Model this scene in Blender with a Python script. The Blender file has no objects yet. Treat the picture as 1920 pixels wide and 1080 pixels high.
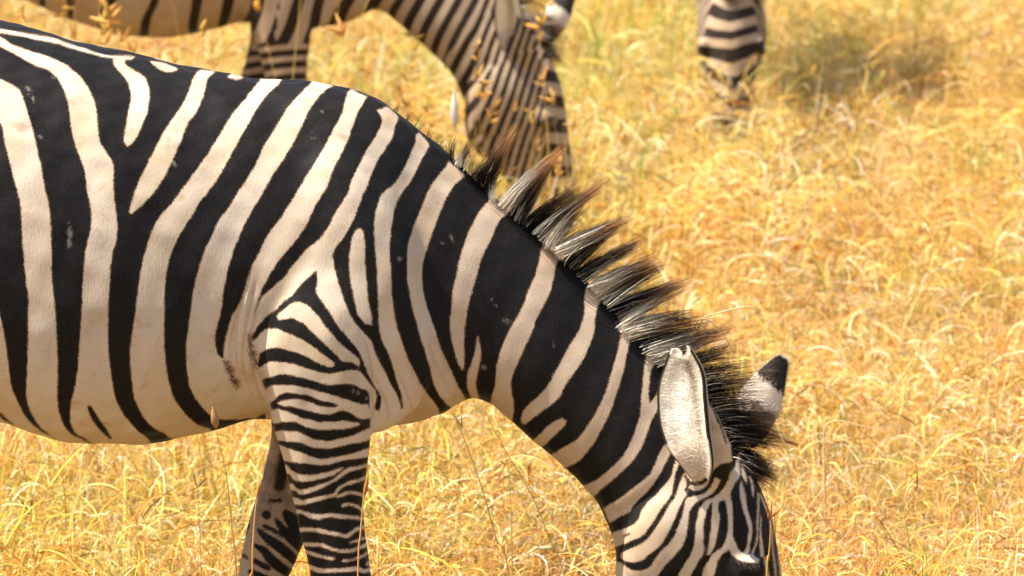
import bpy, bmesh, math, random
import numpy as np
from mathutils import Vector, Matrix, Euler
random.seed(7); RNG = np.random.default_rng(11)
S = bpy.context.scene
C = S.collection

# ------------------------------------------------------------------ camera, sky, sun
FPX = 10500.0; CAM = np.array([0.0, -10.0, 2.55]); PITCH = math.radians(9.27)
cam_d = bpy.data.cameras.new('camera'); cam = bpy.data.objects.new('camera', cam_d); C.objects.link(cam)
cam.location = CAM; cam.rotation_euler = (math.pi/2 - PITCH, 0, 0)
cam_d.sensor_width = 36; cam_d.lens = FPX/1920*36; cam_d.clip_start = 0.1; cam_d.clip_end = 2000
cam_d.dof.use_dof = True; cam_d.dof.focus_distance = 9.95; cam_d.dof.aperture_fstop = 8.8
S.camera = cam
SUN_EL = math.radians(60); SUN_AZ = math.radians(-104)      # azimuth from +Y towards +X
sdir = Vector((math.sin(SUN_AZ)*math.cos(SUN_EL), math.cos(SUN_AZ)*math.cos(SUN_EL), math.sin(SUN_EL)))
W = bpy.data.worlds.new('World'); S.world = W; W.use_nodes = True
sky = W.node_tree.nodes.new('ShaderNodeTexSky'); sky.sky_type = 'NISHITA'; sky.sun_disc = False
sky.sun_elevation = SUN_EL; sky.sun_rotation = SUN_AZ; sky.dust_density = 1.5
W.node_tree.links.new(sky.outputs[0], W.node_tree.nodes['Background'].inputs[0])
W.node_tree.nodes['Background'].inputs[1].default_value = 0.10
sl = bpy.data.lights.new('sun', 'SUN'); sl.energy = 4.6; sl.angle = math.radians(0.53); sl.color = (1.0, 0.94, 0.84)
sun = bpy.data.objects.new('sun', sl); C.objects.link(sun)
sun.rotation_euler = sdir.to_track_quat('Z', 'Y').to_euler()
vs = S.view_settings; vs.view_transform = 'Standard'; vs.look = 'None'; vs.gamma = 1; vs.use_curve_mapping = False
vs.exposure = 1.12
S.cycles.use_denoising = True; S.cycles.max_bounces = 4; S.cycles.diffuse_bounces = 3; S.cycles.glossy_bounces = 1; S.cycles.transmission_bounces = 2
S.cycles.sample_clamp_indirect = 6

# ------------------------------------------------------------------ photo pixel <-> world
CP, SP = math.cos(PITCH), math.sin(PITCH)
def ray(u, v):
    a = (u-960)/FPX; b = (540-v)/FPX
    return np.array([a, CP + b*SP, -SP + b*CP])
def at(u, v, y=0.0):                       # world point seen at pixel (u, v) on the plane Y = y
    d = ray(u, v); return CAM + d*((y-CAM[1])/d[1])
def proj(P):
    r = P - CAM; dep = r[:,1]*CP - r[:,2]*SP
    up = r[:,1]*SP + r[:,2]*CP
    return np.stack([960 + FPX*r[:,0]/dep, 540 - FPX*up/dep], 1)

# ------------------------------------------------------------------ helpers
def tag(o, label=None, cat=None, group=None, kind=None):
    for k, val in (('label', label), ('category', cat), ('group', group), ('kind', kind)):
        if val: o[k] = val
    return o
def link(name, me, parent=None, mat=None):
    o = bpy.data.objects.new(name, me); C.objects.link(o)
    if parent: o.parent = parent
    if mat: me.materials.append(mat)
    return o
def empty(name, loc=(0, 0, 0)):
    o = bpy.data.objects.new(name, None); C.objects.link(o); o.location = loc; o.empty_display_size = .2; return o
def mesh_np(name, V, F, smooth=True):
    me = bpy.data.meshes.new(name)
    V = np.asarray(V, np.float32); F = np.asarray(F, np.int32); k = F.shape[1]
    me.vertices.add(len(V)); me.vertices.foreach_set('co', V.ravel())
    me.loops.add(F.size); me.loops.foreach_set('vertex_index', F.ravel())
    me.polygons.add(len(F)); me.polygons.foreach_set('loop_start', np.arange(len(F), dtype=np.int32)*k)
    me.polygons.foreach_set('use_smooth', np.full(len(F), smooth))
    me.update(calc_edges=True); me.validate(); return me
def fattr(me, name, arr):
    a = me.attributes.new(name, 'FLOAT', 'POINT'); a.data.foreach_set('value', np.asarray(arr, np.float32))
def cattr(me, name, arr):
    arr = np.asarray(arr, np.float32)
    if arr.shape[1] == 3: arr = np.concatenate([arr, np.ones((len(arr), 1), np.float32)], 1)
    a = me.attributes.new(name, 'FLOAT_COLOR', 'POINT'); a.data.foreach_set('color', arr.ravel())

class NT:
    def __init__(s, name):
        s.m = bpy.data.materials.new(name); s.m.use_nodes = True; s.t = s.m.node_tree; s.t.nodes.clear()
    def n(s, typ, **kw):
        nd = s.t.nodes.new('ShaderNode'+typ)
        for k, val in kw.items():
            if k[0] == 'i' and k[1:].isdigit(): s.set(nd.inputs[int(k[1:])], val)
            elif k.startswith('in_'): s.set(nd.inputs[k[3:].replace('_', ' ')], val)
            else: setattr(nd, k, val)
        return nd
    def set(s, sock, val):
        if isinstance(val, bpy.types.NodeSocket): s.t.links.new(val, sock)
        elif isinstance(val, bpy.types.Node): s.t.links.new(val.outputs[0], sock)
        else: sock.default_value = val
    def math(s, op, a, b=0.0, c=0.0):
        return s.n('Math', operation=op, i0=a, i1=b, i2=c).outputs[0]
    def mix(s, f, a, b, typ='MIX'):
        nd = s.n('Mix', data_type='RGBA', blend_type=typ)
        s.set(nd.inputs[0], f); s.set(nd.inputs[6], a); s.set(nd.inputs[7], b); return nd.outputs[2]
    def ramp(s, f, lo, hi, smooth=True):
        nd = s.n('MapRange', interpolation_type='SMOOTHSTEP' if smooth else 'LINEAR', i0=f, i1=lo, i2=hi); return nd.outputs[0]
    def out(s, sh, disp=None):
        o = s.n('OutputMaterial'); s.set(o.inputs[0], sh); return s.m

# ------------------------------------------------------------------ materials
def coat_material(name, white, tan, black):
    t = NT(name)
    co = t.n('TexCoord').outputs['Object']
    sd = t.n('Attribute', attribute_name='sd').outputs['Fac']
    fleck = t.n('Attribute', attribute_name='fleck').outputs['Fac']
    tan_crease = t.n('Attribute', attribute_name='tan_crease').outputs['Fac']
    leg_brown = t.n('Attribute', attribute_name='leg_brown').outputs['Fac']
    fine = t.n('TexNoise', in_Vector=co, in_Scale=420.0, in_Detail=2.0).outputs['Fac']
    mid = t.n('TexNoise', in_Vector=co, in_Scale=70.0, in_Detail=3.0).outputs['Fac']
    big = t.n('TexNoise', in_Vector=co, in_Scale=9.0, in_Detail=4.0).outputs['Fac']
    blot = t.n('TexNoise', in_Vector=co, in_Scale=26.0, in_Detail=5.0, in_Roughness=.65).outputs['Fac']
    jag = t.math('MULTIPLY', t.math('SUBTRACT', fine, .5), 7.5)
    jag = t.math('ADD', jag, t.math('MULTIPLY', t.math('SUBTRACT', mid, .5), 4.0))
    e = t.math('ADD', sd, jag)
    f = t.ramp(e, -1.4, 1.6)
    w = t.mix(t.ramp(big, .35, .7), white, tan)
    w = t.mix(t.math('MULTIPLY', t.ramp(blot, .54, .74), .6), w, (.42, .25, .12, 1))
    w = t.mix(t.math('MULTIPLY', tan_crease, .75), w, (.47, .29, .155, 1))
    w = t.mix(t.math('MULTIPLY', t.ramp(fine, .3, .7), .22), w, (.36, .27, .19, 1))
    w = t.mix(leg_brown, w, t.mix(t.ramp(blot, .4, .62), (.10, .065, .04, 1), (.30, .21, .14, 1)))
    b = t.mix(t.ramp(t.math('ADD', t.math('MULTIPLY', fine, .6), t.math('MULTIPLY', mid, .4)), .42, .68), black, (black[0]*2.2, black[1]*2.1, black[2]*2.0, 1))
    col = t.mix(f, b, w)
    edge = t.math('MULTIPLY', t.ramp(e, -3.0, -.2), t.math('SUBTRACT', 1.0, t.ramp(e, -.2, 2.6)))
    col = t.mix(t.math('MULTIPLY', edge, .38), col, (.24, .12, .055, 1))
    col = t.mix(t.math('MULTIPLY', fleck, t.ramp(mid, .4, .62)), col, (.34, .29, .22, 1))
    mp = t.n('Mapping', in_Vector=co); mp.inputs['Rotation'].default_value = (0, .75, 0); mp.inputs['Scale'].default_value = (1, .8, .16)
    streak = t.n('TexNoise', in_Vector=mp.outputs[0], in_Scale=520.0, in_Detail=2.0).outputs['Fac']
    h = t.math('ADD', t.math('MULTIPLY', streak, 1.0), t.math('MULTIPLY', mid, .25))
    h = t.math('ADD', h, t.math('MULTIPLY', blot, .25))
    bump = t.n('Bump', in_Strength=.35, in_Distance=.0016, in_Height=h)
    col = t.mix(t.math('MULTIPLY', t.ramp(streak, .5, .72), .30), col, t.mix(f, (.030, .024, .020, 1), (.50, .37, .25, 1)))
    p = t.n('BsdfPrincipled', in_Base_Color=col, in_Roughness=.62, in_Normal=bump.outputs[0])
    p.inputs['Specular IOR Level'].default_value = .16
    p.inputs['Sheen Weight'].default_value = .05; p.inputs['Sheen Roughness'].default_value = .35
    p.inputs['Sheen Tint'].default_value = (1, .95, .88, 1)
    return t.out(p)
M_coat = coat_material('zebra_coat', (.68, .56, .425, 1), (.60, .46, .30, 1), (.0062, .0052, .0046, 1))
M_coat_far = coat_material('zebra_coat_dusty_shaded', (.47, .37, .26, 1), (.38, .27, .16, 1), (.020, .013, .009, 1))  # background zebras' dusty coat, darkened further to stand in for shade

def vcol_material(name, rough=.5, transl=0.0, spec=.3, tint=False, sat=1.0):
    t = NT(name)
    col = t.n('Attribute', attribute_name='col').outputs['Color']
    if tint:
        tn = t.n('Attribute', attribute_name='tint', attribute_type='INSTANCER').outputs['Color']
        col = t.mix(1.0, col, tn, 'MULTIPLY')
    if spec == 0:
        p = t.n('BsdfDiffuse', in_Color=col)
    else:
        p = t.n('BsdfPrincipled', in_Base_Color=col, in_Roughness=rough); p.inputs['Specular IOR Level'].default_value = spec
    if transl:
        tr = t.n('BsdfTranslucent', in_Color=col)
        return t.out(t.n('MixShader', i0=transl, i1=p.outputs[0], i2=tr.outputs[0]))
    return t.out(p)
M_hair = vcol_material('mane_hair', .5, .38, .3)
M_ear = vcol_material('ear_skin', .85, .12, .06)
M_earhair = vcol_material('ear_hair', .9, .3, 0)
M_grass = vcol_material('dry_grass', .55, .30, 0, tint=True)
M_stem = vcol_material('grass_stem', .55, .3, .3)
def plain(name, c, rough=.4, spec=.5, coat=0):
    t = NT(name); co = t.n('TexCoord').outputs['Object']
    nz = t.n('TexNoise', in_Vector=co, in_Scale=90.0, in_Detail=3.0).outputs['Fac']
    p = t.n('BsdfPrincipled', in_Base_Color=t.mix(nz, c, (c[0]*.6, c[1]*.6, c[2]*.6, 1)), in_Roughness=rough)
    p.inputs['Specular IOR Level'].default_value = spec; p.inputs['Coat Weight'].default_value = coat
    return t.out(p)
M_eye = plain('eye', (.012, .007, .004, 1), .08, .6, .5)
M_hoof = plain('hoof', (.05, .04, .035, 1), .5, .3)

# ground: straw litter over soil
t = NT('ground_litter'); co = t.n('TexCoord').outputs['Object']
a = t.n('TexNoise', in_Vector=co, in_Scale=1.3, in_Detail=5.0).outputs['Fac']
b = t.n('TexNoise', in_Vector=co, in_Scale=45.0, in_Detail=6.0, in_Roughness=.7).outputs['Fac']
c = t.mix(t.ramp(b, .35, .65), (.13, .075, .025, 1), (.40, .24, .08, 1))
c = t.mix(t.math('MULTIPLY', t.ramp(a, .45, .7), .5), c, (.30, .26, .07, 1))
bp = t.n('Bump', in_Strength=.8, in_Distance=.03, in_Height=b)
p = t.n('BsdfPrincipled', in_Base_Color=c, in_Roughness=.9, in_Normal=bp.outputs[0]); p.inputs['Specular IOR Level'].default_value = .1
M_ground = t.out(p)

# ------------------------------------------------------------------ ground
gx = np.concatenate([-np.geomspace(800, 14, 18), np.linspace(-12, 12, 49), np.geomspace(14, 800, 18)])
gy = np.concatenate([-np.geomspace(800, 14, 18), np.linspace(-12, 34, 93), np.geomspace(36, 1200, 20)])
XX, YY = np.meshgrid(gx, gy, indexing='ij')
ZZ = .018*np.sin(XX*1.7+.4)*np.sin(YY*1.3) - .02
ZZ *= np.exp(-np.maximum(np.hypot(XX, YY-8)-30, 0)/30)
nx, ny = len(gx), len(gy)
idx = np.arange(nx*ny).reshape(nx, ny)
F = np.stack([idx[:-1,:-1], idx[1:,:-1], idx[1:,1:], idx[:-1,1:]], -1).reshape(-1, 4)
ground = link('ground', mesh_np('ground', np.stack([XX, YY, ZZ], -1).reshape(-1, 3), F), None, M_ground)
tag(ground, kind='structure', label='flat savanna ground covered in straw litter', cat='ground')

# ------------------------------------------------------------------ zebra body: lofts in photo pixels, fused into one skin
def ring_sections(secs, nseg=36):
    """secs: list of (top xyz, bottom xyz, half width, egg, power) -> closed tube vertices"""
    th = np.linspace(0, 2*np.pi, nseg, endpoint=False); rings = []
    for T, B, a, egg, pw in secs:
        T = np.array(T); B = np.array(B); cen = (T+B)/2; n = (T-B)/2
        ct, st = np.cos(th), np.sin(th)
        k = np.sign(ct)*np.abs(ct)**pw; wv = np.sign(st)*np.abs(st)**pw*(1-egg*ct)
        rings.append(cen + k[:,None]*n + wv[:,None]*np.array([0, a, 0]))
    return rings
def catmull(A, sub=4):
    A = np.asarray(A, float); out = []
    for i in range(len(A)-1):
        p0, p1, p2, p3 = A[max(i-1, 0)], A[i], A[i+1], A[min(i+2, len(A)-1)]
        for j in range(sub):
            s = j/sub
            out.append(.5*((2*p1)+(-p0+p2)*s+(2*p0-5*p1+4*p2-p3)*s*s+(-p0+3*p1-3*p2+p3)*s**3))
    out.append(A[-1]); return np.array(out)
def add_loft(bm, rings):
    R = catmull(np.array([r.ravel() for r in rings]), 3).reshape(-1, len(rings[0]), 3)
    vv = [[bm.verts.new(p) for p in r] for r in R]
    k = len(vv[0])
    for i in range(len(vv)-1):
        for j in range(k):
            bm.faces.new((vv[i][j], vv[i][(j+1) % k], vv[i+1][(j+1) % k], vv[i+1][j]))
    for end, rev in ((vv[0], True), (vv[-1], False)):
        c = bm.verts.new(sum((v.co for v in end), Vector())/k)
        for j in range(k):
            f = (end[j], end[(j+1) % k], c); bm.faces.new(f[::-1] if rev else f)
def loft_px(bm, rows, y=0.0, egg=.1, pw=1.0):
    """rows: (top px, bottom px, half width m); silhouette corrected for the downward view"""
    secs = []
    for tp, bp_, a in rows:
        T, B = at(*tp, y), at(*bp_, y); n = T-B; L = np.linalg.norm(n)/2; n = n/np.linalg.norm(n)
        corr = (a*SP*abs(n[2]))**2
        L2 = math.sqrt(max(L*L-corr, (L*.6)**2)); c = (T+B)/2
        secs.append((c+n*L2, c-n*L2, a, egg, pw))
    add_loft(bm, ring_sections(secs))
def leg_px(bm, rows):
    """rows: (v, x left, x right, centre Y, half depth)"""
    secs = []
    for v, xl, xr, y, a in rows:
        secs.append((at(xr, v, y), at(xl, v, y), a, 0.0, .92))
    add_loft(bm, ring_sections(secs, 28))
def blob(bm, c, r, rot=0.0):
    m = Matrix.Translation(Vector(c)) @ Matrix.Rotation(rot, 4, 'Y') @ Matrix.Diagonal((*r, 1))
    bmesh.ops.create_icosphere(bm, subdivisions=3, radius=1, matrix=m)

TORSO = [((-572, 170), (-572, 400), .11), ((-545, 90), (-545, 520), .17), ((-490, 35), (-490, 620), .215), ((-420, 0), (-420, 680), .24), ((-320, -15), (-320, 690), .25),
         ((-200, -2), (-200, 708), .262), ((-100, 16), (-100, 750), .275), ((0, 37), (0, 786), .282), ((100, 62), (100, 817), .280),
         ((200, 88), (200, 831), .268), ((300, 111), (300, 825), .246), ((400, 131), (400, 805), .220), ((500, 145), (500, 783), .200),
         ((600, 154), (600, 790), .188), ((680, 172), (680, 800), .172), ((750, 212), (750, 797), .128), ((805, 258), (802, 784), .085), ((840, 300), (832, 764), .045), ((855, 360), (845, 730), .02)]
NECK = [((690, 184), (730, 790), .145), ((770, 226), (822, 775), .132), ((835, 278), (860, 757), .114), ((895, 340), (888, 746), .106), ((955, 392), (918, 757), .100),
        ((1015, 446), (955, 785), .096), ((1075, 500), (1000, 826), .092), ((1135, 562), (1048, 870), .088), ((1195, 624), (1088, 908), .086), ((1255, 680), (1112, 932), .086), ((1315, 735), (1122, 950), .086), ((1355, 785), (1130, 962), .086)]
HEAD = [((1330, 745), (1150, 925), .075), ((1388, 846), (1124, 948), .090), ((1417, 892), (1140, 985), .100), ((1441, 950), (1151, 1030), .104), ((1457, 1010), (1152, 1080), .102),
        ((1468, 1080), (1166, 1135), .096), ((1478, 1150), (1212, 1192), .078), ((1487, 1220), (1268, 1245), .062), ((1492, 1290), (1322, 1300), .056), ((1488, 1345), (1345, 1345), .058), ((1470, 1382), (1362, 1380), .050), ((1445, 1400), (1392, 1398), .028)]
FORE_NEAR = [(330, 585, 690, -.075, .03), (400, 545, 715, -.105, .045), (470, 512, 730, -.125, .06), (560, 486, 735, -.138, .078), (620, 473, 728, -.145, .082), (690, 483, 716, -.148, .078), (740, 497, 706, -.146, .074), (790, 510, 696, -.142, .070),
             (850, 525, 688, -.138, .062), (900, 538, 684, -.135, .056), (950, 551, 683, -.133, .051), (1000, 565, 688, -.131, .048), (1050, 578, 695, -.13, .047),
             (1100, 586, 701, -.13, .047), (1150, 594, 696, -.13, .043), (1200, 606, 682, -.13, .034), (1300, 611, 674, -.13, .028), (1385, 608, 678, -.13, .031), (1430, 612, 692, -.13, .033), (1465, 622, 700, -.13, .034), (1485, 615, 716, -.13, .040), (1524, 606, 730, -.13, .048)]
FORE_FAR = [(640, 500, 690, .11, .06), (720, 500, 680, .135, .075), (780, 510, 640, .138, .07), (830, 508, 605, .136, .062), (870, 497, 590, .134, .056), (910, 486, 578, .132, .052), (950, 473, 573, .131, .049), (990, 462, 575, .13, .048),
            (1018, 457, 574, .13, .048), (1048, 452, 560, .13, .046), (1080, 448, 541, .13, .043), (1120, 440, 518, .13, .036), (1200, 424, 488, .13, .029), (1300, 402, 460, .13, .027), (1370, 385, 448, .13, .031), (1410, 380, 458, .13, .033), (1440, 382, 462, .13, .036), (1484, 372, 476, .13, .046)]
def hind(y, dx, ground_v):
    s = -1 if y < 0 else 1; k = ground_v-1505
    rows = [(230, -540, -330, y*.75, .06), (350, -562, -270, y*.9, .09), (480, -568, -275, y, .105), (590, -560, -310, y, .10), (680, -553, -365, y, .088), (760, -556, -410, y, .072), (840, -572, -452, y, .056), (910, -598, -492, y, .045), (970, -622, -520, y, .04),
            (1010, -622, -532, y, .039), (1070, -606, -532, y, .036), (1150, -594, -530, y, .031), (1300, -588, -528, y, .029), (1380, -592, -520, y, .032), (1430, -584, -508, y, .034), (1465, -578, -492, y, .038)]
    out = [(v, a+dx*max(0, (v-400)/1000), b+dx*max(0, (v-400)/1000), yy, r) for v, a, b, yy, r in rows]
    out.append((1504+k, -588+dx, -478+dx, y, .048)); return out

def build_body(voxel, stance=1.0):
    bm = bmesh.new()
    loft_px(bm, TORSO, egg=.13, pw=.93); loft_px(bm, NECK, egg=.30); loft_px(bm, HEAD, egg=-.05, pw=.95)
    for rows in (FORE_NEAR, FORE_FAR, hind(-.13, 20, 1526), hind(.13, 150, 1486)): leg_px(bm, [(v, a, b, y*(1 if v < 700 else stance), r_) for v, a, b, y, r_ in rows])
    for s in (-1, 1):                                        # shoulder blade, brow, cheek, ear base, far-side shoulder
        blob(bm, at(655, 520, 0)+np.array([0, s*.118, 0]), (.15, .075, .27), -.25)
        blob(bm, at(1398, 1050, 0)+np.array([0, s*.088, 0]), (.036, .022, .030))
        blob(bm, at(1240, 1010, 0)+np.array([0, s*.085, 0]), (.075, .028, .10), .2)
        secs = []
        for (u_, v_, yy, r_) in [(1345, 930, .070, .020), (1338, 890, .082, .036), (1338, 845, .094, .034), (1334, 805, .104, .025), (1327, 765, .112, .013), (1322, 740, .116, .006)]:
            secs.append((at(u_+r_*1040, v_, s*yy), at(u_-r_*1040, v_, s*yy), r_*.75, 0, 1.0))
        add_loft(bm, ring_sections(secs, 24))
        blob(bm, at(1462, 1350, 0)+np.array([0, s*.04, 0]), (.03, .022, .03))
    tailR = [((-560, 110), (-560, 170), .03), ((-590, 150), (-570, 190), .028), ((-612, 260), (-585, 265), .022), ((-620, 420), (-598, 420), .018), ((-622, 560), (-604, 560), .014), ((-620, 640), (-608, 640), .01)]
    loft_px(bm, tailR, y=0)
    me = bpy.data.meshes.new('tmp'); bm.to_mesh(me); bm.free()
    o = bpy.data.objects.new('tmp', me); C.objects.link(o)
    r = o.modifiers.new('r', 'REMESH'); r.mode = 'VOXEL'; r.voxel_size = voxel
    sm = o.modifiers.new('s', 'SMOOTH'); sm.factor = .5; sm.iterations = max(6, int(round(.00045/voxel**2)))
    dg = bpy.context.evaluated_depsgraph_get(); ev = o.evaluated_get(dg); m2 = ev.to_mesh()
    V = np.empty(len(m2.vertices)*3, np.float32); m2.vertices.foreach_get('co', V); V = V.reshape(-1, 3).astype(float)
    N = np.empty(len(m2.vertices)*3, np.float32); m2.vertices.foreach_get('normal', N); N = N.reshape(-1, 3).astype(float)
    Fq = np.empty(len(m2.loops), np.int32); m2.loops.foreach_get('vertex_index', Fq)
    ok = len(Fq) == 4*len(m2.polygons)
    if not ok:
        m2.calc_loop_triangles(); Ft = np.empty(len(m2.loop_triangles)*3, np.int32); m2.loop_triangles.foreach_get('vertices', Ft); Fq = Ft.reshape(-1, 3)
    else: Fq = Fq.reshape(-1, 4)
    ev.to_mesh_clear()
    E = np.concatenate([Fq[:, [i, (i+1) % Fq.shape[1]]] for i in range(Fq.shape[1])])
    px = proj(V); wgt = np.clip((px[:,0]-520)/80, 0, 1)*np.clip((1150-px[:,0])/120, 0, 1)*np.clip((740-px[:,1]+np.clip(px[:,0]-860, 0, 400)*.7)/80, 0, 1)
    wgt = np.maximum(wgt, .9*np.exp(-((px[:,0]-610)/70)**2-((px[:,1]-420)/140)**2))*.5*(np.abs(V[:,1]) > .03)
    cnt = np.bincount(E[:,0], minlength=len(V))+np.bincount(E[:,1], minlength=len(V))
    for it in range(int(.0016/voxel**2)):
        avg = np.stack([np.bincount(E[:,0], V[E[:,1], k], len(V))+np.bincount(E[:,1], V[E[:,0], k], len(V)) for k in range(3)], 1)/cnt[:,None]
        V = V+(avg-V)*wgt[:,None]
    tmpm = mesh_np('tmp2', V, Fq); N = np.empty(len(V)*3, np.float32); tmpm.vertices.foreach_get('normal', N); N = N.reshape(-1, 3).astype(float); bpy.data.meshes.remove(tmpm)
    bpy.data.objects.remove(o); bpy.data.meshes.remove(me)
    return V, N, Fq

# ------------------------------------------------------------------ stripes traced on the near flank (both flanks carry them)
def smooth_line(L, n=3):
    return catmull(np.array(L, float), n) if len(L) > 2 else np.array(L, float)
def seg_dist(P, A, B):
    d = B-A; l2 = (d*d).sum()+1e-9; tt = np.clip(((P-A)@d)/l2, 0, 1)
    return np.linalg.norm(P-(A+tt[:,None]*d), axis=1), tt
def poly_sd(P, poly, lim=40):
    res = np.full(len(P), -float(lim)); mn, mx = poly.min(0)-lim, poly.max(0)+lim
    I = np.where(((P > mn) & (P < mx)).all(1))[0]
    if not len(I): return res
    Q = P[I]; d = np.full(len(Q), 1e9); ins = np.zeros(len(Q), bool)
    for A, B in zip(poly, np.roll(poly, -1, 0)):
        d = np.minimum(d, seg_dist(Q, A, B)[0])
        cr = (A[1] > Q[:,1]) != (B[1] > Q[:,1])
        if cr.any():
            xi = (B[0]-A[0])*(Q[:,1]-A[1])/((B[1]-A[1]) or 1e-9)+A[0]; ins ^= cr & (Q[:,0] < xi)
    res[I] = np.where(ins, d, -d); return res
def stroke_sd(P, pts, hw, lim=40):
    pts = np.array(pts, float); hw = np.array(hw if hasattr(hw, '__len__') else [hw]*len(pts), float)
    full = smooth_line(np.concatenate([pts, hw[:,None]], 1), 3)
    res = np.full(len(P), -float(lim)); mn, mx = full[:,:2].min(0)-lim, full[:,:2].max(0)+lim
    I = np.where(((P > mn) & (P < mx)).all(1))[0]
    if not len(I): return res
    Q = P[I]; best = np.full(len(Q), -1e9)
    for A, B in zip(full[:-1], full[1:]):
        d, tt = seg_dist(Q, A[:2], B[:2]); best = np.maximum(best, A[2]+tt*(B[2]-A[2])-d)
    res[I] = np.maximum(best, -lim); return res

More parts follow.
